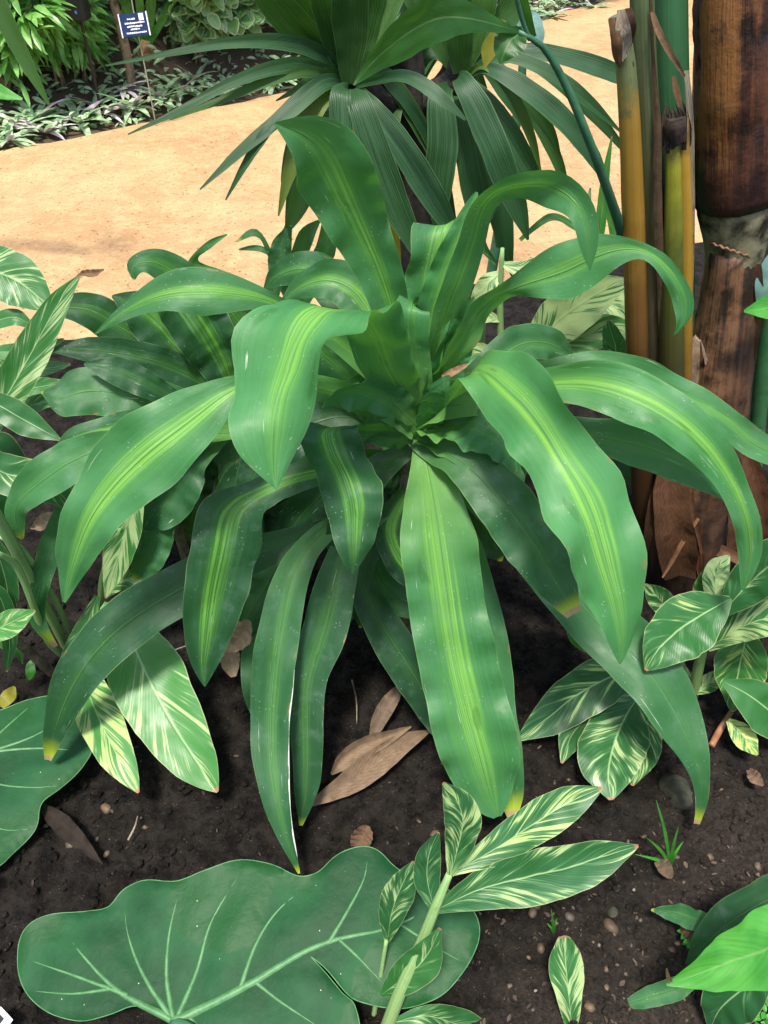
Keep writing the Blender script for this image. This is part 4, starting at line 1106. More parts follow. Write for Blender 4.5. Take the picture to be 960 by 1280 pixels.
for i_, (st, c_, kw) in enumerate(MAIN):
    if i_ < 12 and len(st[0]) == 4: st = [st[0][:3] + (st[0][3] * 1.9,)] + [st[1][:3] + (max(st[1][3], 40),) if len(st[1]) == 4 else st[1]] + st[2:]
    lf = leaf(mp, st, 'drac', c_, **kw)
    if st[-1][:2] == (374, 1092):       # this leaf has a torn whitish margin
        off = parent_origin(mp)
        ed = [lf.data.vertices[r_ * 11].co + off for r_ in range(26, 52, 3)]
        a_, b_, d_ = tube(ed, [.0003] + [.0008 + .0005 * math.sin(k * 2.3) for k in range(len(ed) - 2)] + [.0003], sides=6, rough=.5)
        link('leaf_margin', make_mesh('leaf_margin', a_, b_, d_), lf, M['white'])
rr = random.Random(23)
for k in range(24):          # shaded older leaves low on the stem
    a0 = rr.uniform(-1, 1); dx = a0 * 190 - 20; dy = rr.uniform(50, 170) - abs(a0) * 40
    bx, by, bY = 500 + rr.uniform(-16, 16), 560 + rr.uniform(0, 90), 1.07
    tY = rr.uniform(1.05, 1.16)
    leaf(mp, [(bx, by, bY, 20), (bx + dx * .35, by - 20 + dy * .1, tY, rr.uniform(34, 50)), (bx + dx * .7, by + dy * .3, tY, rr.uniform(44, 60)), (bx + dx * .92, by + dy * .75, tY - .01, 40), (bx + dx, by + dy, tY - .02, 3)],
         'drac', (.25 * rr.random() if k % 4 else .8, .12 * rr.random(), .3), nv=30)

# ------------------------------------------------------------------ second dracaena, behind at the left
SB = Vector((at(300, 500, 1.28).x, 1.28, 0))
d2 = thing('striped_dracaena', 'darker striped dracaena crowded behind the main plant at left', 'plant', SB)
vs, fs, uvs = tube([SB + Vector((0, 0, -.04)), SB + Vector((.02, 0, .25)), at(295, 540, 1.28), at(288, 480, 1.27)], [.026, .023, .02, .01], sides=12, rough=.1)
link('stem', make_mesh('stem', vs, fs, uvs), d2, M['stemd'])
vs, fs, uvs = tube([Vector((at(235, 700, 1.14).x, 1.14, -.03)), at(228, 680, 1.14), at(215, 640, 1.15), at(200, 560, 1.16)], [.012, .012, .011, .009], sides=8, rough=.1)
link('stem', make_mesh('stem', vs, fs, uvs), d2, M['stemd'])
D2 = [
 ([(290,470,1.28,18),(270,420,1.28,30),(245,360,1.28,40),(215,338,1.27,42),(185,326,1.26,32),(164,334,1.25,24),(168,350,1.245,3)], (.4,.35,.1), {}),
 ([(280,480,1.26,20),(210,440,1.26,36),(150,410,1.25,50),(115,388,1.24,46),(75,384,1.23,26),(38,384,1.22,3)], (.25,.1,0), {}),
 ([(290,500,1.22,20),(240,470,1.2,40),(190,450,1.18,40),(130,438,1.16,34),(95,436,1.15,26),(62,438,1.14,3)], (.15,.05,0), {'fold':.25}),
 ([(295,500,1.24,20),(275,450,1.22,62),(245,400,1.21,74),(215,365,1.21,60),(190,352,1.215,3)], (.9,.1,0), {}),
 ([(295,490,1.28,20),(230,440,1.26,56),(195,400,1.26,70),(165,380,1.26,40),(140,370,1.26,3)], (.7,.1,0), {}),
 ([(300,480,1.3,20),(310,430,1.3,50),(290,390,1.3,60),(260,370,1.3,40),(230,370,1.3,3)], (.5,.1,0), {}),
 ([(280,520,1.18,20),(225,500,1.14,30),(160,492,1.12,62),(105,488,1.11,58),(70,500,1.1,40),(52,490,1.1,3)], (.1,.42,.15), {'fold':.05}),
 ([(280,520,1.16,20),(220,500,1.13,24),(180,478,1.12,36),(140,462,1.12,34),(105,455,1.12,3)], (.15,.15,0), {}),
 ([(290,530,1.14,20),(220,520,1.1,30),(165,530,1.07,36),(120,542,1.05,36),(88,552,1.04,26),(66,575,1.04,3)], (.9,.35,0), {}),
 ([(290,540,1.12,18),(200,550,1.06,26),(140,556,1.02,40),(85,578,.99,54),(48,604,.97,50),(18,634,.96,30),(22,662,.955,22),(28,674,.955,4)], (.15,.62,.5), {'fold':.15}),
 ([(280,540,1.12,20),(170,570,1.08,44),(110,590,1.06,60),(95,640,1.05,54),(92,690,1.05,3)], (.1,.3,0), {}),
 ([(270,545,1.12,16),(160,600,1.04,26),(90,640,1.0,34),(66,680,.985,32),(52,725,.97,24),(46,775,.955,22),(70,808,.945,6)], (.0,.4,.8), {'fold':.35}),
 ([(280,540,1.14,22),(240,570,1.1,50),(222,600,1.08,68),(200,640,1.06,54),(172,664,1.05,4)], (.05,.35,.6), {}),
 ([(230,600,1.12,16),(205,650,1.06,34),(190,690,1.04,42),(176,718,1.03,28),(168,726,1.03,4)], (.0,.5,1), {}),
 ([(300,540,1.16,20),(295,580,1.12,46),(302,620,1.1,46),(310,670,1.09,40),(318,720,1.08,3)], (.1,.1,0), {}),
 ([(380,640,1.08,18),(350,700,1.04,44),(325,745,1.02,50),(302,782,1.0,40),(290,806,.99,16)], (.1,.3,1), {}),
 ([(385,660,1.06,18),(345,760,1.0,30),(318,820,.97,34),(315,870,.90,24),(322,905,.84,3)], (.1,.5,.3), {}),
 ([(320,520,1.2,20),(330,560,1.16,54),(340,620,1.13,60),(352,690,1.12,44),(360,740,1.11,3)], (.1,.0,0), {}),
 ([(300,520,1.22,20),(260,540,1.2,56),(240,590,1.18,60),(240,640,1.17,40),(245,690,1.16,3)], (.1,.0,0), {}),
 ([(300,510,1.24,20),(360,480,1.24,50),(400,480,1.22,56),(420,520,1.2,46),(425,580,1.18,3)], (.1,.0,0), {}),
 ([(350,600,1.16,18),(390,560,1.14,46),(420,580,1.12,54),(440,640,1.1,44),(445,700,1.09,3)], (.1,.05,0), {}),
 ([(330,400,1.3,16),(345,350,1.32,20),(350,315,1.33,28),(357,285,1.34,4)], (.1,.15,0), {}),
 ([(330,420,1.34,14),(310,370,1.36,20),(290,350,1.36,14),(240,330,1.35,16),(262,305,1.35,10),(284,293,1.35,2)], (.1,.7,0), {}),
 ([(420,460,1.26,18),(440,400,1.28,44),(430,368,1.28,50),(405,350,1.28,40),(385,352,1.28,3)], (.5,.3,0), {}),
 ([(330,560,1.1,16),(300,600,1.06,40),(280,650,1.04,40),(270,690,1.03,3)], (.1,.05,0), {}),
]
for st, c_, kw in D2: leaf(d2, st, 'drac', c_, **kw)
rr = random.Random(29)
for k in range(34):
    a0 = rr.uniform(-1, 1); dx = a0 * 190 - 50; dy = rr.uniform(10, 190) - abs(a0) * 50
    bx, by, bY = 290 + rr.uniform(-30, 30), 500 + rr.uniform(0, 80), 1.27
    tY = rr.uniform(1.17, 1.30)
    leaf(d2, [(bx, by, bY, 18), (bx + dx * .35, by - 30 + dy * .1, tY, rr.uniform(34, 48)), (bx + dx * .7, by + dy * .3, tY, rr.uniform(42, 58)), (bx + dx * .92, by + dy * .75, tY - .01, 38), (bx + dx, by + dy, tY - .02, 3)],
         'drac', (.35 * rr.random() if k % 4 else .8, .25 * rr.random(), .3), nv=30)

# ------------------------------------------------------------------ variegated ginger at the left
GL = thing('variegated_ginger', 'pale striped variegated ginger at the left edge of the bed', 'plant', on_ground(72, 800))
stem(GL, [(84, 812, 1.02, 10), (58, 760, .99, 12), (26, 700, .96, 14), (0, 652, .93, 15), (-30, 600, .9, 12)], 'stemg', sides=10)
stem(GL, [(92, 806, 1.03, 7), (70, 752, 1.01, 8), (30, 690, .97, 9), (2, 670, .95, 8)], 'stemg', sides=8)
stem(GL, [(88, 828, 1.0, 8), (60, 800, .97, 9), (20, 706, .93, 9), (-6, 690, .9, 7)], 'stemg', sides=8)
stem(GL, [(66, 842, 1.0, 12), (44, 822, .98, 12), (14, 796, .96, 11), (-20, 772, .94, 9)], 'stemd', sides=10)
GLL = [
 ([(-60,330,1.25,10),(-20,335,1.24,60),(20,350,1.23,66),(46,370,1.22,44),(66,388,1.21,4)], (.9,.35,0)),
 ([(-20,540,1.1,30),(12,488,1.12,48),(45,430,1.14,46),(75,375,1.16,28),(100,344,1.17,3)], (1,.4,0)),
 ([(-40,420,1.2,10),(-10,404,1.2,20),(20,396,1.2,22),(46,412,1.2,3)], (.0,.35,.5)),
 ([(-40,490,1.08,10),(0,508,1.07,34),(38,530,1.06,34),(76,550,1.05,3)], (.15,.2,0)),
 ([(-20,470,1.2,8),(20,486,1.2,20),(58,482,1.2,22),(85,478,1.2,3)], (.8,.4,0)),
 ([(-20,450,1.26,8),(20,462,1.26,16),(60,460,1.26,18),(88,455,1.26,3)], (.8,.4,0)),
 ([(-30,440,1.3,8),(10,440,1.3,20),(50,436,1.3,20),(80,424,1.3,3)], (.7,.5,0)),
 ([(-10,520,1.16,8),(30,510,1.15,22),(60,500,1.14,18),(84,500,1.14,3)], (.9,.4,0)),
 ([(-40,800,.9,10),(-12,790,.9,30),(18,776,.9,32),(44,763,.9,3)], (1,.8,.1)),
 ([(-20,660,.98,8),(0,700,.98,30),(10,745,.98,28),(6,790,.98,3)], (.55,.1,.3)),
 ([(-30,720,.96,8),(0,745,.96,24),(12,800,.95,20),(8,840,.95,3)], (.5,.1,.3)),
 ([(-20,790,.98,8),(6,800,.98,22),(22,812,.98,12),(28,830,.98,2)], (.7,.3,.1)),
 ([(-30,560,1.0,20),(0,590,1.0,50),(40,600,1.0,54),(70,612,1.0,40),(95,640,1.0,3)], (.8,.2,.05)),
 ([(-40,560,1.12,20),(-10,560,1.12,60),(10,610,1.11,60),(5,660,1.1,3)], (.1,.0,0)),
]
for st, c_ in GLL: leaf(GL, st, 'ging', (c_[0] * .66, c_[1], c_[2]), nv=30, wave=.03)

GM = thing('variegated_ginger', 'variegated ginger with large torn striped leaf below the left dracaena', 'plant', on_ground(150, 800))
stem(GM, [(128, 800, 1.06, 8), (126, 760, 1.05, 8), (128, 720, 1.04, 7), (150, 660, 1.02, 5)], 'stemg', sides=8)
stem(GM, [(132, 800, 1.06, 8), (140, 780, 1.02, 9), (158, 768, .98, 7)], 'stemg', sides=8)
for st, c_ in [
 ([(128,756,.98,10),(150,772,.96,40),(176,830,.87,92),(206,890,.795,92),(238,942,.735,68),(260,975,.70,36),(272,990,.685,3)], (.55,.72,.12)),
 ([(100,800,.98,10),(106,850,.90,44),(122,895,.81,58),(144,940,.74,48),(162,972,.70,28),(173,991,.68,3)], (.72,.72,.4)),
 ([(175,600,1.03,10),(160,650,1.02,40),(146,700,1.01,36),(132,748,1.0,3)], (.9,.5,.05)),
 ([(130,745,1.05,8),(150,728,1.04,20),(175,722,1.03,24),(200,735,1.02,3)], (.8,.5,.1)),
 ([(122,745,1.04,8),(105,790,1.0,28),(92,830,.96,34),(86,870,.90,3)], (.6,.4,.1)),
 ([(160,640,1.05,10),(140,620,1.05,24),(112,640,1.05,20),(108,668,1.05,3)], (.2,.5,.1)),
]: leaf(GM, st, 'ging', c_, nv=34, wave=.04)

# ------------------------------------------------------------------ elephant ears
def big_leaf(parent, outline, veins, z0, sx, sy, ref, bump=0.012, ribw=0.0060, seed=0, petiole=None):
    X0, Y0 = on_ground(ref[0], ref[1], z0).xy
    def surf(px, py):
        r = ray(px, py)
        # plane z = z0 + sx (x-X0) + sy (y-Y0)
        t = (z0 - sx * X0 - sy * Y0 - CAM_H) / (r.z - sx * r.x - sy * r.y)
        p = Vector((0, 0, CAM_H)) + r * t
        q = 0.0
        for k, f in ((1.0, 5.0), (.45, 13.0)):
            q += k * mn.noise(Vector((p.x * f, p.y * f, seed)))
        return p + Vector((0, 0, q * bump))
    # smooth outline
    n = len(outline)
    O = [Vector((a, b, 0)) for a, b in outline]
    ring = []
    for i in range(n):
        p0, p1, p2, p3 = O[i - 1], O[i], O[(i + 1) % n], O[(i + 2) % n]
        sharp = False
        for k in range(6):
            s = k / 6
            ring.append(0.5 * ((2 * p1) + (p2 - p0) * s + (2 * p0 - 5 * p1 + 4 * p2 - p3) * s * s + (3 * p1 - p0 - 3 * p2 + p3) * s ** 3))
    def inside(x, y):
        c = False
        for i in range(len(ring)):
            a, b = ring[i], ring[i - 1]
            if (a.y > y) != (b.y > y) and x < (b.x - a.x) * (y - a.y) / (b.y - a.y) + a.x: c = not c
        return c
    pts = [v.xy for v in ring]
    xs = [p.x for p in ring]; ys = [p.y for p in ring]
    st = 9
    y = min(ys)
    while y < max(ys):
        x = min(xs)
        while x < max(xs):
            if inside(x, y) and min((abs(x - p.x) + abs(y - p.y)) for p in ring[::2]) > 6: pts.append(Vector((x + random.uniform(-1, 1), y + random.uniform(-1, 1))))
            x += st
        y += st
    m = len(ring)
    res = delaunay_2d_cdt([Vector(p) for p in pts], [], [list(range(m))], 1, 1e-5)
    segs = []
    for v in veins:
        for a, b in zip(v[1], v[1][1:]): segs.append((a, b, v[0]))
    def edge_d(px, py):
        return min(math.hypot(px - p.x, py - p.y) for p in ring[::3])
    def vein_off(px, py):
        # blade is quilted: sunk along veins, raised between
        d = 1e9
        for a, b, w in segs:
            abx, aby = b[0] - a[0], b[1] - a[1]
            t = max(0, min(1, ((px - a[0]) * abx + (py - a[1]) * aby) / (abx * abx + aby * aby + 1e-6)))
            d = min(d, math.hypot(px - a[0] - abx * t, py - a[1] - aby * t))
        return 0.0062 * (1 - math.exp(-(d / 30.0) ** 1.4)) * max(0.0, min(1.0, (edge_d(px, py) - 2) / 40.0))
    rim = 1.0
    vs = []
    for p in res[0]:
        s3 = surf(p.x, p.y) + Vector((0, 0, vein_off(p.x, p.y)))
        vs.append(s3)
    # marginal undulation
    for i in range(m):
        vs[i] = vs[i] + Vector((0, 0, 0.004 * math.sin(i * 0.33 + seed) - 0.002))
    fs = []
    for f in res[2]:
        a, b, c = (vs[i] for i in f[:3])
        fs.append(tuple(f) if (b - a).cross(c - a).z > 0 else tuple(reversed(f)))
    bl = link('blade', make_mesh('blade', vs, fs), parent, M['eleph'])
    rimp = [vs[i] for i in range(0, m, 2)] + [vs[0]]
    a_, b_, c_ = tube(rimp, [.0008] * len(rimp), sides=5, caps=False)
    link('rim', make_mesh('rim', a_, b_, c_), parent, M['vein'])
    for w, pl in veins:
        P3 = [Vector((a, b, 0)) for a, b in pl]
        tl = [0.0]
        for a, b in zip(P3, P3[1:]): tl.append(tl[-1] + (b - a).length)
        q = [crom(P3, tl, tl[-1] * k / 14) for k in range(15)]
        p3 = [surf(c.x, c.y) + Vector((0, 0, .0004 - ribw * w * .35)) for c in q]
        rads = [max(ribw * w * (1 - .78 * k / 14), .0005) for k in range(15)]
        vs_, fs_, uvs_ = tube(p3, rads, sides=7)
        link('vein', make_mesh('vein', vs_, fs_, uvs_), parent, M['vein'])
    return surf
e1b = on_ground(-60, 1010)
E1 = thing('elephant_ear_plant', 'glossy elephant ear leaf at the left photo edge', 'plant', e1b, 'elephant ear leaves')
sf = big_leaf(E1, [(-90, 920), (-40, 896), (5, 884), (45, 868), (78, 866), (100, 900), (116, 934), (100, 962), (72, 988), (52, 1006), (44, 1034), (18, 1062), (-6, 1086), (-60, 1100), (-120, 1060), (-130, 980)],
     [(1.0, [(-100, 960), (-40, 945), (20, 928), (66, 905), (82, 880)]), (.6, [(-30, 943), (10, 905), (40, 875)]), (.6, [(-60, 950), (-20, 975), (40, 985), (70, 983)]), (.6, [(-20, 940), (40, 935), (104, 940)]),
      (.6, [(-90, 960), (-40, 1010), (0, 1035), (36, 1036)]), (.5, [(-95, 965), (-60, 1030), (-30, 1080)])], .055, -.06, .16, (10, 980), seed=3)
stem(E1, [(-62, 1105, .5, 20), (-95, 1040, .58, 18), (-100, 962, .68, 14)], 'petiole', 'petiole', sides=10)
e2b = on_ground(250, 1285)
E2 = thing('elephant_ear_plant', 'huge dark elephant ear leaf with pale veins at bottom', 'plant', e2b, 'elephant ear leaves')
sf = big_leaf(E2, [(20, 1196), (30, 1162), (62, 1142), (102, 1136), (134, 1131), (154, 1110), (180, 1097), (220, 1099), (262, 1086), (300, 1073), (338, 1078), (372, 1095), (396, 1090), (420, 1069), (450, 1060), (474, 1064),
              (500, 1086), (545, 1104), (585, 1130), (600, 1160), (588, 1200), (556, 1240), (515, 1256), (478, 1258), (447, 1252), (432, 1240), (410, 1214), (389, 1198), (406, 1215), (428, 1241), (445, 1262), (440, 1310), (330, 1330), (262, 1312), (218, 1278),
              (196, 1262), (168, 1258), (140, 1268), (100, 1275), (58, 1264), (30, 1236)],
     [(1.35, [(216, 1276), (300, 1236), (400, 1182), (480, 1162), (540, 1135), (575, 1120)]), (.95, [(214, 1274), (150, 1240), (100, 1190), (78, 1155)]), (.6, [(160, 1244), (100, 1222), (50, 1204), (28, 1196)]), (.5, [(140, 1236), (90, 1242), (40, 1238)]),
      (.75, [(215, 1274), (180, 1220), (160, 1170), (154, 1125)]), (.75, [(216, 1272), (208, 1220), (212, 1160), (226, 1104)]), (.75, [(222, 1270), (246, 1210), (264, 1150), (302, 1088)]),
      (.7, [(300, 1236), (320, 1180), (345, 1140), (382, 1108)]), (.65, [(412, 1178), (435, 1140), (455, 1100), (460, 1070)]), (.5, [(490, 1158), (510, 1130), (512, 1100)]),
      (.5, [(320, 1228), (350, 1252), (400, 1285)]), (.5, [(424, 1176), (450, 1200), (480, 1230)]), (.45, [(500, 1155), (540, 1180), (575, 1200)]), (.5, [(235, 1270), (260, 1295), (300, 1322)])],   .080, .04, .22, (300, 1190), bump=.009, seed=11)
p_ = sf(216, 1277)
vs, fs, uvs = tube([e2b + Vector((0, -.02, -.03)), e2b + Vector((0, -.02, .06)), p_ + Vector((0, 0, -.004))], [.012, .011, .009], sides=10)
link('petiole', make_mesh('petiole', vs, fs, uvs), E2, M['petiole'])

# ------------------------------------------------------------------ variegated ginger at the bottom centre
GCD = -.014
GC = thing('variegated_ginger', 'young variegated ginger shoot over the huge elephant ear leaf', 'plant', on_ground(480, 1300))
stem(GC, [(a, b, y_ + GCD, w) for a, b, y_, w in ((466, 1330, .325, 18), (474, 1310, .335, 18), (500, 1240, .375, 17), (526, 1180, .41, 15), (546, 1130, .435, 13), (562, 1092, .455, 9))], 'stemg', sides=10)
stem(GC, [(a, b, y_ + GCD, w) for a, b, y_, w in ((458, 1330, .34, 7), (462, 1300, .36, 7), (474, 1230, .40, 6), (483, 1175, .43, 5))], 'stemg', sides=8)
for st, c_ in [
 ([(563,1094,.452,8),(572,1062,.466,32),(579,1028,.475,46),(572,1002,.484,40),(554,978,.49,4)], (.72,.1,.2)),
 ([(566,1092,.455,6),(615,1064,.48,40),(668,1030,.52,52),(714,1002,.55,44),(752,985,.565,5)], (.66,.15,.35)),
 ([(540,1140,.43,6),(596,1114,.44,48),(658,1098,.455,70),(720,1083,.465,62),(765,1068,.475,38),(798,1057,.48,3)], (.55,.1,.1)),
 ([(544,1140,.43,8),(534,1100,.452,34),(537,1066,.465,30),(548,1040,.475,4)], (.42,.05,.1)),
 ([(484,1178,.43,6),(490,1140,.445,34),(502,1108,.455,38),(518,1077,.465,6)], (.6,.1,.1)),
 ([(476,1244,.40,6),(504,1224,.405,42),(532,1198,.415,46),(550,1160,.43,4)], (.45,.3,.1)),
 ([(486,1280,.35,6),(530,1270,.355,30),(580,1284,.36,44),(630,1300,.36,6)], (.55,.2,.15)),
 ([(438,1300,.36,8),(436,1280,.37,26),(440,1262,.375,3)], (.1,.5,.1)),
]: leaf(GC, st, 'ging', c_, nv=34, wave=.025, fold=.2, dY=GCD - (.022 if st[0][1] == 1244 else 0))
GS = thing('ginger_seedling', 'single pale striped ginger leaf rising from bare soil at bottom', 'plant', on_ground(716, 1300))
leaf(GS, [(715, 1300, .345, 8), (713, 1262, .365, 26), (708, 1215, .40, 44), (706, 1188, .42, 38), (705, 1170, .432, 14)], 'ging', (.74, .3, .1), nv=26)
stem(GS, [(716, 1302, .342, 6), (715, 1296, .346, 6), (714, 1280, .355, 5)], 'stemg', sides=6)

# ------------------------------------------------------------------ variegated ginger at the right
GR = thing('variegated_ginger', 'bushy variegated ginger in the bed right of the main plant', 'plant', on_ground(872, 868))
stem(GR, [(866, 870, .94, 13), (874, 830, .93, 13), (884, 790, .91, 11), (905, 752, .89, 7)], 'stemg', sides=10)
stem(GR, [(858, 850, .97, 8), (852, 830, .96, 8), (846, 800, .95, 6)], 'stemg', sides=8)
for st, c_ in [
 ([(914,748,.88,6),(886,764,.86,58),(852,786,.83,82),(824,812,.80,54),(807,838,.785,3)], (.42,.25,.55)),
 ([(822,838,.9,8),(780,840,.89,50),(728,866,.86,66),(682,900,.83,42),(646,926,.81,3)], (.60,.02,.25)),
 ([(800,868,.89,10),(784,892,.85,60),(768,930,.78,86),(760,968,.72,70),(764,1000,.68,5)], (.62,.15,.0)),
 ([(800,872,.91,10),(806,905,.83,40),(803,945,.765,44),(790,982,.705,4)], (.66,.2,.0)),
 ([(790,868,.92,10),(745,890,.865,34),(715,918,.81,38),(702,954,.755,3)], (.7,.2,.0)),
 ([(896,762,.9,8),(894,728,.92,34),(900,706,.925,28),(912,694,.93,3)], (.95,.2,.0)),
 ([(880,770,.92,8),(880,740,.93,30),(884,720,.935,20),(890,704,.94,3)], (.5,.3,.5)),
 ([(848,776,.95,8),(832,758,.95,30),(818,742,.95,26),(806,730,.95,3)], (.7,.1,.1)),
 ([(900,770,.89,8),(932,734,.89,52),(970,700,.88,62),(1010,670,.88,4)], (.35,.1,.3)),
 ([(885,812,.9,6),(915,790,.89,34),(960,772,.87,46),(1010,770,.86,4)], (.8,.3,.1)),
 ([(890,806,.92,6),(930,760,.91,30),(965,748,.9,36),(1005,740,.9,4)], (.55,.15,.4)),
 ([(935,786,.93,20),(928,820,.92,66),(922,850,.90,60),(915,890,.86,4)], (.55,.35,1)),
 ([(904,852,.86,5),(935,868,.84,46),(970,895,.82,62),(1010,930,.8,4)], (.05,.3,.2)),
 ([(910,900,.84,6),(922,912,.82,24),(934,926,.80,28),(947,944,.78,3)], (.85,.4,.9)),
 ([(870,866,.93,6),(884,856,.93,24),(898,846,.93,20),(905,838,.93,3)], (.8,.3,.1)),
 ([(868,850,.95,6),(850,840,.95,26),(838,860,.92,22),(842,880,.89,3)], (.7,.3,.1)),
 ([(850,830,.96,6),(842,812,.95,20),(852,796,.95,16),(860,790,.95,3)], (.8,.3,.2)),
 ([(830,850,.93,8),(812,862,.92,30),(800,880,.915,22),(805,895,.91,3)], (.2,.95,1)),
 ([(700,700,1.02,8),(720,750,1.0,40),(728,800,.99,30),(732,815,.99,3)], (.05,.95,.7)),
]: leaf(GR, st, 'ging', c_, nv=34, wave=.03, fold=.18)
stem(GR, [(889, 932, .81, 8), (900, 912, .845, 8), (914, 890, .87, 6)], mat_simple('reddish_stem', (.20, .085, .045, 1), (.28, .13, .07, 1), .5, 40), sides=8)

# ------------------------------------------------------------------ variegated ginger behind at the right
GB = thing('variegated_ginger', 'cream striped variegated ginger behind the main plant at the yellow stalks', 'plant', Vector((at(660, 450, 1.72).x, 1.72, 0)))
vs, fs, uvs = tube([Vector((GB.location.x, 1.72, -.03)), at(655, 470, 1.72), at(655, 445, 1.72)], [.012, .010, .007], sides=8)
link('stem', make_mesh('stem', vs, fs, uvs), GB, M['stemg'])
stem(GB, [(640, 600, 1.62, 10), (628, 470, 1.6, 9), (625, 380, 1.6, 8), (628, 310, 1.6, 5)], 'stemg', sides=8)
stem(GB, [(600, 520, 1.66, 7), (603, 430, 1.66, 7), (606, 360, 1.66, 6)], 'stemg', sides=8)
for st, c_ in [
 ([(656,450,1.7,8),(690,408,1.67,56),(735,374,1.64,56),(768,356,1.63,30),(790,350,1.62,3)], (.85,.15,.1)),
 ([(660,452,1.7,8),(710,428,1.66,42),(752,412,1.64,44),(782,410,1.63,26),(784,440,1.63,3)], (.7,.7,.1)),
 ([(656,450,1.72,8),(720,390,1.70,46),(770,380,1.69,50),(790,420,1.68,3)], (.8,.3,.1)),
 ([(628,330,1.6,6),(660,340,1.58,30),(700,330,1.57,30),(740,345,1.56,3)], (.8,.2,.05)),
 ([(628,340,1.62,6),(612,352,1.6,24),(598,372,1.6,20),(590,392,1.6,3)], (.8,.2,.05)),
 ([(628,400,1.6,6),(600,395,1.58,20),(585,410,1.57,16),(575,425,1.57,3)], (.9,.3,.05)),
 ([(628,450,1.58,6),(660,470,1.55,30),(700,480,1.53,30),(730,500,1.52,3)], (.2,.3,.05)),
 ([(640,470,1.55,6),(600,440,1.5,26),(570,455,1.47,26),(550,470,1.45,3)], (.8,.4,.05)),
 ([(760,470,1.6,6),(770,440,1.6,30),(762,410,1.6,20),(760,400,1.6,3)], (.3,.3,.05)),
 ([(745,330,1.7,6),(752,270,1.7,14),(757,220,1.7,10),(765,170,1.7,2)], (.1,.9,.3)),
 ([(770,330,1.7,6),(768,280,1.7,16),(760,245,1.7,16),(752,220,1.7,2)], (.1,.95,.3)),
 ([(650,300,1.8,5),(690,270,1.8,10),(720,285,1.8,8),(745,300,1.8,2)], (.2,.6,.3)),
 ([(760,330,1.72,6),(745,300,1.72,12),(735,260,1.72,10),(738,235,1.72,2)], (.9,.7,.2)),
 ([(620,330,1.75,5),(600,300,1.75,14),(610,270,1.75,12),(625,255,1.75,2)], (.1,.2,.2)),
]: leaf(GB, st, 'ging', (min(1.1, c_[0] + .16), c_[1], c_[2]), nv=26, wave=.04, fold=.2)
t = thing('low_plant', 'small dark leaved plant on soil behind the main plant at right', 'plant', Vector((at(700, 560, 1.5).x, 1.5, 0)))
for st, c_ in [([(700,570,1.5,6),(680,520,1.46,40),(700,490,1.45,40),(735,470,1.44,3)], (.1,.15,.1)), ([(700,570,1.5,6),(760,560,1.46,40),(800,590,1.44,40),(830,640,1.42,3)], (.1,.0,.1)),
               ([(690,575,1.5,6),(660,560,1.46,30),(640,600,1.45,30),(635,650,1.44,3)], (.1,.0,.1)), ([(575,640,1.3,6),(560,600,1.28,30),(575,560,1.27,30),(600,520,1.26,3)], (.1,.1,.1))]:
    leaf(t, st, 'drac', c_, nv=22)
vs, fs, uvs = tube([Vector((t.location.x, 1.5, -.03)), at(698, 640, 1.5), at(700, 565, 1.5)], [.012, .01, .007], sides=8)
link('stem', make_mesh('stem', vs, fs, uvs), t, M['stemg'])
t = thing('low_plant', 'small leafy shoots between path and the left dracaena', 'plant', Vector((at(370, 420, 1.75).x, 1.75, 0)))
for st, c_ in [([(370,400,1.75,5),(352,330,1.74,26),(352,305,1.74,26),(364,282,1.74,3)], (.1,.35,.1)), ([(370,400,1.75,4),(340,318,1.74,8),(322,310,1.74,9),(298,312,1.74,2)], (.1,.6,.1)),
               ([(372,400,1.75,5),(372,330,1.75,20),(385,290,1.75,20),(400,275,1.75,3)], (.1,.3,.2)), ([(368,400,1.75,4),(330,300,1.74,6),(318,288,1.74,12),(296,302,1.73,3)], (.1,.6,.6)),
               ([(372,400,1.75,5),(395,340,1.75,26),(410,300,1.75,24),(405,270,1.75,3)], (.1,.2,.2))]:
    leaf(t, st, 'drac', c_, nv=22)
vs, fs, uvs = tube([Vector((t.location.x, 1.75, -.03)), at(370, 450, 1.75), at(370, 398, 1.75)], [.01, .008, .005], sides=8)
link('stem', make_mesh('stem', vs, fs, uvs), t, M['stemg'])

# ------------------------------------------------------------------ bottom right leaves
BR = thing('broad_leaf_plant', 'bright green broad leaf plant entering at the lower right corner', 'plant', on_ground(1050, 1260))
stem(BR, [(1060, 1290, .37, 14), (1050, 1220, .385, 13), (1042, 1165, .40, 12)], 'petiole', sides=10)
leaf(BR, [(1050,1160,.40,20),(1000,1172,.385,110),(948,1190,.37,100),(890,1212,.355,54),(856,1224,.348,24),(833,1231,.345,3)], 'lime', (1,1,0), nv=40, nu=12, fold=.12, wave=.03)
leaf(BR, [(1046,1120,.46,14),(1000,1112,.47,50),(940,1136,.46,60),(892,1170,.445,50),(858,1205,.43,4)], 'drac', (.05,.1,0), nv=30)
leaf(BR, [(905,1160,.47,20),(880,1154,.475,24),(848,1142,.485,26),(814,1137,.49,3)], 'drac', (.1,.45,.6), nv=24)
leaf(BR, [(880,1216,.40,14),(845,1236,.39,32),(806,1248,.385,26),(768,1261,.38,2)], 'drac', (.2,.5,0), nv=24)
leaf(BR, [(960,1215,.37,20),(925,1240,.36,80),(900,1262,.352,60),(888,1286,.346,6)], 'ging', (.3,.05,.1), nv=24)
leaf(BR, [(842,1232,.348,5),(836,1224,.346,6),(833,1210,.345,2)], 'dry', (.9,.9,.6), nv=8, nu=4)

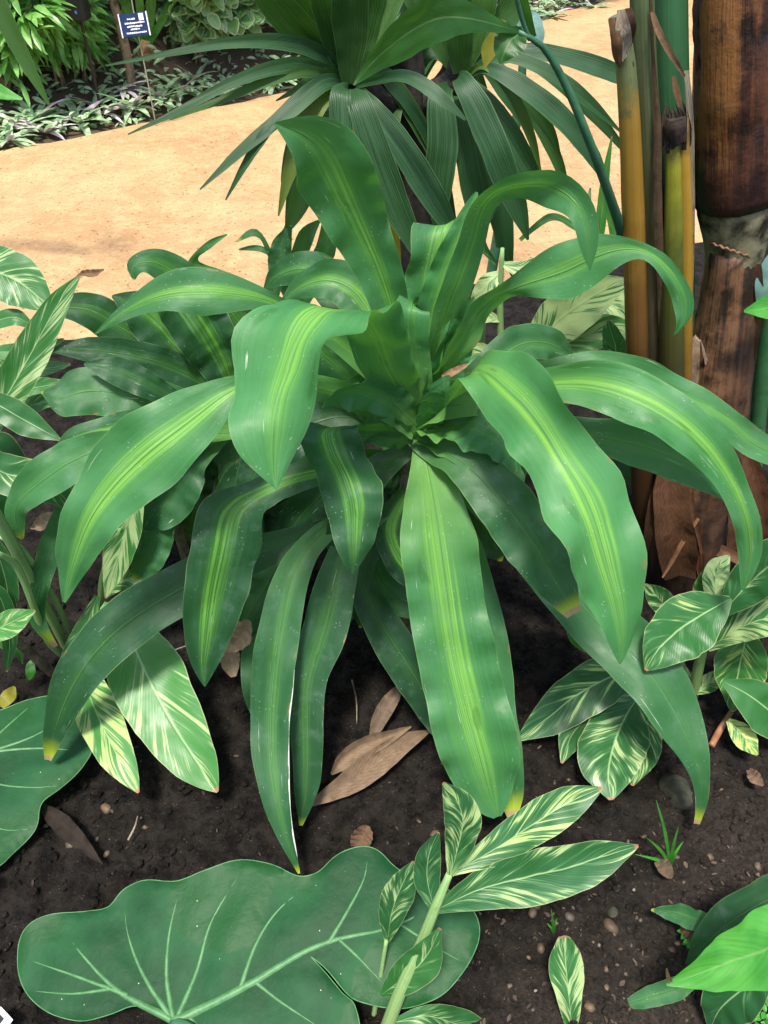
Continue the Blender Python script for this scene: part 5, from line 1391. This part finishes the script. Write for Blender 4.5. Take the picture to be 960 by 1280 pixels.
# ------------------------------------------------------------------ fallen leaves, twigs, tufts, stones
DL = 'dry fallen leaves on the soil'
def fallen(st, label, col=(1, 1, 1), **kw):
    kw.setdefault('wave', .22); kw['fold'] = kw.get('fold', .16) + .2
    o = leaf(None, st, 'dry', col, name='dry_leaf', nv=30, smooth=3, freq=4.5, **kw)
    m_ = sum((Vector(v.co) for v in o.data.vertices), Vector()) / len(o.data.vertices)
    recenter(o, m_)
    return tag(o, label, 'dry leaf', DL)
def g_st(lst, z=0.02):
    """stations lying near the soil: (px, py, w, lift)"""
    return [(x, y, on_ground(x, y, z + l).y, w) for x, y, w, l in lst]
fallen(g_st([(466, 920, 10, .0), (474, 900, 20, .015), (488, 876, 20, .03), (507, 850, 2, .04)]), 'narrow brown leaf standing upright from the dry leaf pile', (.8, .8, .8), fold=.3)
fallen(g_st([(414, 968, 3, .0), (432, 948, 24, .02), (462, 930, 24, .03), (492, 918, 14, .035), (514, 908, 2, .04)]), 'curled tan dry leaf on top of the dry leaf pile', (1.1, 1.05, 1), fold=.6, wave=.12)
fallen(g_st([(384, 1008, 3, .0), (412, 992, 20, .005), (450, 968, 34, .012), (490, 938, 30, .02), (520, 920, 16, .02), (538, 914, 2, .02)]), 'long flat tan dry leaf at the bottom of the pile', (1, .95, .9), fold=.3, wave=.08)
fallen(g_st([(446, 1060, 16, 0), (450, 1050, 26, .01), (456, 1040, 22, .02), (460, 1032, 4, .02)]), 'small reddish dry leaf behind the huge elephant ear', (.75, .62, .55), fold=.4)
fallen(g_st([(52, 1008, 10, .0), (78, 1030, 26, .006), (104, 1056, 18, .006), (128, 1080, 2, 0)]), 'blackish rotten leaf beside the left elephant ear', (.12, .11, .11), fold=.3)
fallen(g_st([(292, 800, 14, .06), (286, 812, 26, .05), (288, 830, 24, .04), (292, 846, 8, .03)]), 'beige papery leaf hanging behind the left front leaf', (1.6, 1.7, 1.7), fold=.3, wave=.2)
fallen([(310, 775, .97, 10), (304, 790, .965, 30), (288, 806, .96, 22), (275, 812, .955, 3)], 'pale brown withered leaf end left of the long front leaf', (1.9, 1.9, 1.8), fold=.3, wave=.2)
fallen([(72, 640, 1.03, 4), (58, 650, 1.02, 18), (46, 658, 1.01, 14), (38, 660, 1.0, 2)], 'cream dry leaf scrap at the left ginger stems', (2.2, 2.3, 2.2), fold=.3)
fallen([(96, 346, 1.6, 2), (104, 342, 1.6, 7), (116, 342, 1.6, 10), (130, 337, 1.6, 2)], 'brown dry leaf tip sticking out over the sand at left', (.9, .75, .6), fold=.3)
fallen(g_st([(936, 962, 6, .0), (944, 972, 16, .01), (954, 982, 3, .01)]), 'small brown dry leaf on the soil at right edge', (1, .9, .9))
fallen([(585, 455, 1.0, 3), (572, 462, .995, 8), (560, 468, .99, 9), (552, 470, .985, 2)], 'small pinkish dry scrap lodged in the crown', (1.6, 1.4, 1.2), fold=.3)
fallen(g_st([(820, 1070, 4, .0), (828, 1080, 18, .01), (836, 1092, 14, .01), (840, 1098, 2, .005)]), 'grey brown dry leaf flake beside the grass tuft', (.6, .58, .56))
fallen(g_st([(850, 1160, 4, .0), (862, 1162, 22, .008), (874, 1170, 16, .008), (880, 1178, 2, .005)]), 'dark brown dry leaf flake under the lower right leaves', (.55, .42, .35))
fallen(g_st([(640, 1100, 4, .0), (690, 995, 2, .0)][:1] + [(652, 1112, 12, .006), (664, 1120, 2, .004)]), 'tiny brown dry leaf flake under the bottom ginger', (.5, .4, .35))

def tuft(name, label, cat, px, py, blades, mat='lime', w=3.0):
    b = on_ground(px, py)
    t = thing(name, label, cat, b)
    for dx, dy, sp in blades:
        x1, y1 = px + dx, py + dy
        leaf(t, [(px, py, b.y, w), (px + dx * .45, py + dy * .6, b.y - .004 + sp * .4, w), (x1, y1, b.y + sp, .6)], mat, (1, 1, 0), nv=8, nu=2, name='grass_blade')
    return t
tuft('grass_tuft', 'small green grass tuft on bare soil at right', 'grass', 838, 1082, [(-18, -82, .01), (-30, -35, -.01), (16, -30, .01), (10, -48, .0), (-44, -14, 0), (-8, -40, .0)], w=4)
tuft('weed', 'tiny green weed below the bottom ginger leaves', 'weed', 692, 1166, [(-3, -30, .0), (4, -18, .0), (-8, -12, 0)], w=3)
t = thing('weed', 'feathery light green weed in the lower right corner', 'weed', on_ground(955, 1275))
parts = []; rr = random.Random(4)
for k in range(46):
    a = rr.uniform(0, 6.28); p = on_ground(940 + rr.uniform(-18, 26), 1268 + rr.uniform(-20, 14)) + Vector((0, 0, rr.uniform(.0, .035)))
    parts.append(small_leaf(p, Vector((math.cos(a), math.sin(a), .4)), Vector((0, 0, 1)), .013, .008, .2))
vs, fs, uvs = join(parts); link('foliage', make_mesh('foliage', vs, fs, uvs), t, M['lime'])
t = thing('weed', 'small green weed right of the dark flake near lower right leaves', 'weed', on_ground(862, 1178))
parts = []
for k in range(26):
    a = rr.uniform(0, 6.28); p = on_ground(862 + rr.uniform(-12, 12), 1176 + rr.uniform(-10, 8)) + Vector((0, 0, rr.uniform(.0, .02)))
    parts.append(small_leaf(p, Vector((math.cos(a), math.sin(a), .4)), Vector((0, 0, 1)), .012, .007, .2))
vs, fs, uvs = join(parts); link('foliage', make_mesh('foliage', vs, fs, uvs), t, M['lime'])
t = thing('seedling', 'little bright green seedling leaf at the left ginger stems', 'seedling', on_ground(36, 850))
leaf(t, g_st([(36, 850, 3, .0), (38, 842, 12, .02), (38, 832, 12, .03), (40, 824, 2, .035)]), 'lime', (1, 1, 0), nv=10, nu=4)
o = leaf(None, g_st([(2, 884, 6, .01), (8, 874, 18, .02), (14, 866, 16, .02), (18, 858, 3, .02)]), 'strap', (0, .6, .35), nv=12, nu=5, name='yellow_leaf')
recenter(o, o.data.vertices[20].co); tag(o, 'crumpled yellow leaf at the left edge above the elephant ear', 'leaf')

# stones
def stone(px, py, r_px, label, cat='stone', mat='peb', name='pebble', group=None, flat=.7, seed=0, sub=2):
    g0 = on_ground(px, py)
    r = r_px / FPX * (g0 - Vector((0, 0, CAM_H))).length
    bm = bmesh.new(); bmesh.ops.create_icosphere(bm, subdivisions=sub, radius=1.0)
    for v in bm.verts:
        k = 1 + .28 * mn.noise(v.co * 1.1 + Vector((seed * 3.1, 0, 0))) + .1 * mn.noise(v.co * 3 + Vector((0, seed, 0)))
        v.co = Vector((v.co.x * k * 1.15, v.co.y * k * .85, v.co.z * k * flat)) * r
    bmesh.ops.rotate(bm, matrix=Matrix.Rotation(seed * 1.7, 3, 'Z'), verts=bm.verts)
    me = bpy.data.meshes.new(name); bm.to_mesh(me); bm.free()
    o = link(name, me, None, M[mat])
    o.location = (g0.x, g0.y, ground_h(g0.x, g0.y) + r * flat * .15)
    return tag(o, label, cat, group)
M['moss'] = mat_simple('mossy_stone', (.020, .021, .013, 1), (.050, .050, .030, 1), .85, 60, .8)
stone(850, 984, 19, 'mossy dark stone half buried behind the drooping right leaf tip', mat='moss', name='mossy_stone', seed=3, flat=.5, sub=3)
stone(764, 1157, 8, 'largest rounded tan pebble on soil at lower right', seed=5, flat=.8)
stone(768, 1138, 7, 'dark grey pebble just above the largest tan pebble', seed=6, mat='moss')
stone(132, 1009, 6, 'round tan pebble between left elephant ear and long front leaf', seed=7)
stone(130, 1062, 4, 'small white pebble beside the blackish rotten leaf', seed=8)
PG = 'small pebbles scattered on the soil'
rr = random.Random(31)
n = 0
while n < 84:
    if n < 60: px, py = rr.uniform(600, 950), rr.uniform(1060, 1275)
    else: px, py = rr.uniform(20, 900), rr.uniform(960, 1110)
    stone(px, py, rr.uniform(1.3, 2.4) + 5.0 * rr.random() ** 5, 'small pebble lying on the dark bare soil', 'pebble', group=PG, seed=n + 20, flat=rr.uniform(.5, .85), sub=1 if n % 2 else 2)
    n += 1
def litter():
    rr = random.Random(8); parts = []
    for k in range(420):
        px, py = rr.uniform(560, 955), 1040 + 250 * rr.random()
        if k % 3 == 0: px, py = rr.uniform(0, 940), rr.uniform(880, 1120)
        p = on_ground(px, py); p.z = ground_h(p.x, p.y) + rr.uniform(.001, .004)
        a = rr.uniform(0, 6.28); L = rr.uniform(.003, .011)
        parts.append(small_leaf(p, Vector((math.cos(a), math.sin(a), rr.uniform(-.2, .5))), Vector((rr.uniform(-.6, .6), rr.uniform(-.6, .6), 1)), L, L * rr.uniform(.2, .7), rr.uniform(-.3, .4), [(0, .3), (.4, 1), (.8, .7), (1, .2)]))
    vs, fs, uvs = join(parts)
    o = link('plant_litter', make_mesh('plant_litter', vs, fs, uvs), None, M['litter'])
    tag(o, 'tiny brown bits of plant litter strewn over the bare soil', 'litter', kind='stuff')
M['litter'] = mat_simple('brown_litter', (.028, .020, .014, 1), (.085, .058, .038, 1), .85, 9, .3)
litter()
# twigs
for i, (a, b, lb) in enumerate((((196, 822), (236, 806), 'thin pale twig right of the big torn striped leaf'), ((440, 850), (446, 905), 'thin upright twig beside the dry leaf pile'),
                            ((160, 1050), (172, 1020), 'thin pale root bit on soil at left'))):
    p0, p1 = on_ground(*a, .012), on_ground(*b, .02)
    vs, fs, uvs = tube([p0, p0.lerp(p1, .5) + Vector((.004, 0, .004)), p1], [.0018, .0015, .0009], sides=6)
    o = link('twig', make_mesh('twig', vs, fs, uvs), None, m_pale); recenter(o, p0); tag(o, lb, 'twig')
# white tag at the lower left corner
wp = on_ground(2, 1276, .03)
t = thing('plant_tag', 'white plastic tag at the lower left corner', 'tag', (wp.x, wp.y, 0))
bm_link('plate', box(.030, .022, .002, .0006), t, mat_simple('white_plastic', (.66, .67, .72, 1), (.74, .75, .79, 1), .35, 30, .1), Matrix.Translation((0, 0, .032)) @ Matrix.Rotation(R(-35), 4, 'Z') @ Matrix.Rotation(R(14), 4, 'X'))
bm_link('print', box(.014, .008, .0008, 0), t, m_black, Matrix.Translation((0, 0, .0335)) @ Matrix.Rotation(R(-35), 4, 'Z') @ Matrix.Rotation(R(14), 4, 'X') @ Matrix.Translation((-.004, 0, 0)))
vs, fs, uvs = tube([Vector((.002, .004, -.02)), Vector((.001, .003, .01)), Vector((0, 0, .031))], [.0022] * 3, sides=6)
o = link('stake', make_mesh('stake', vs, fs, uvs), None, m_post); o.parent = t
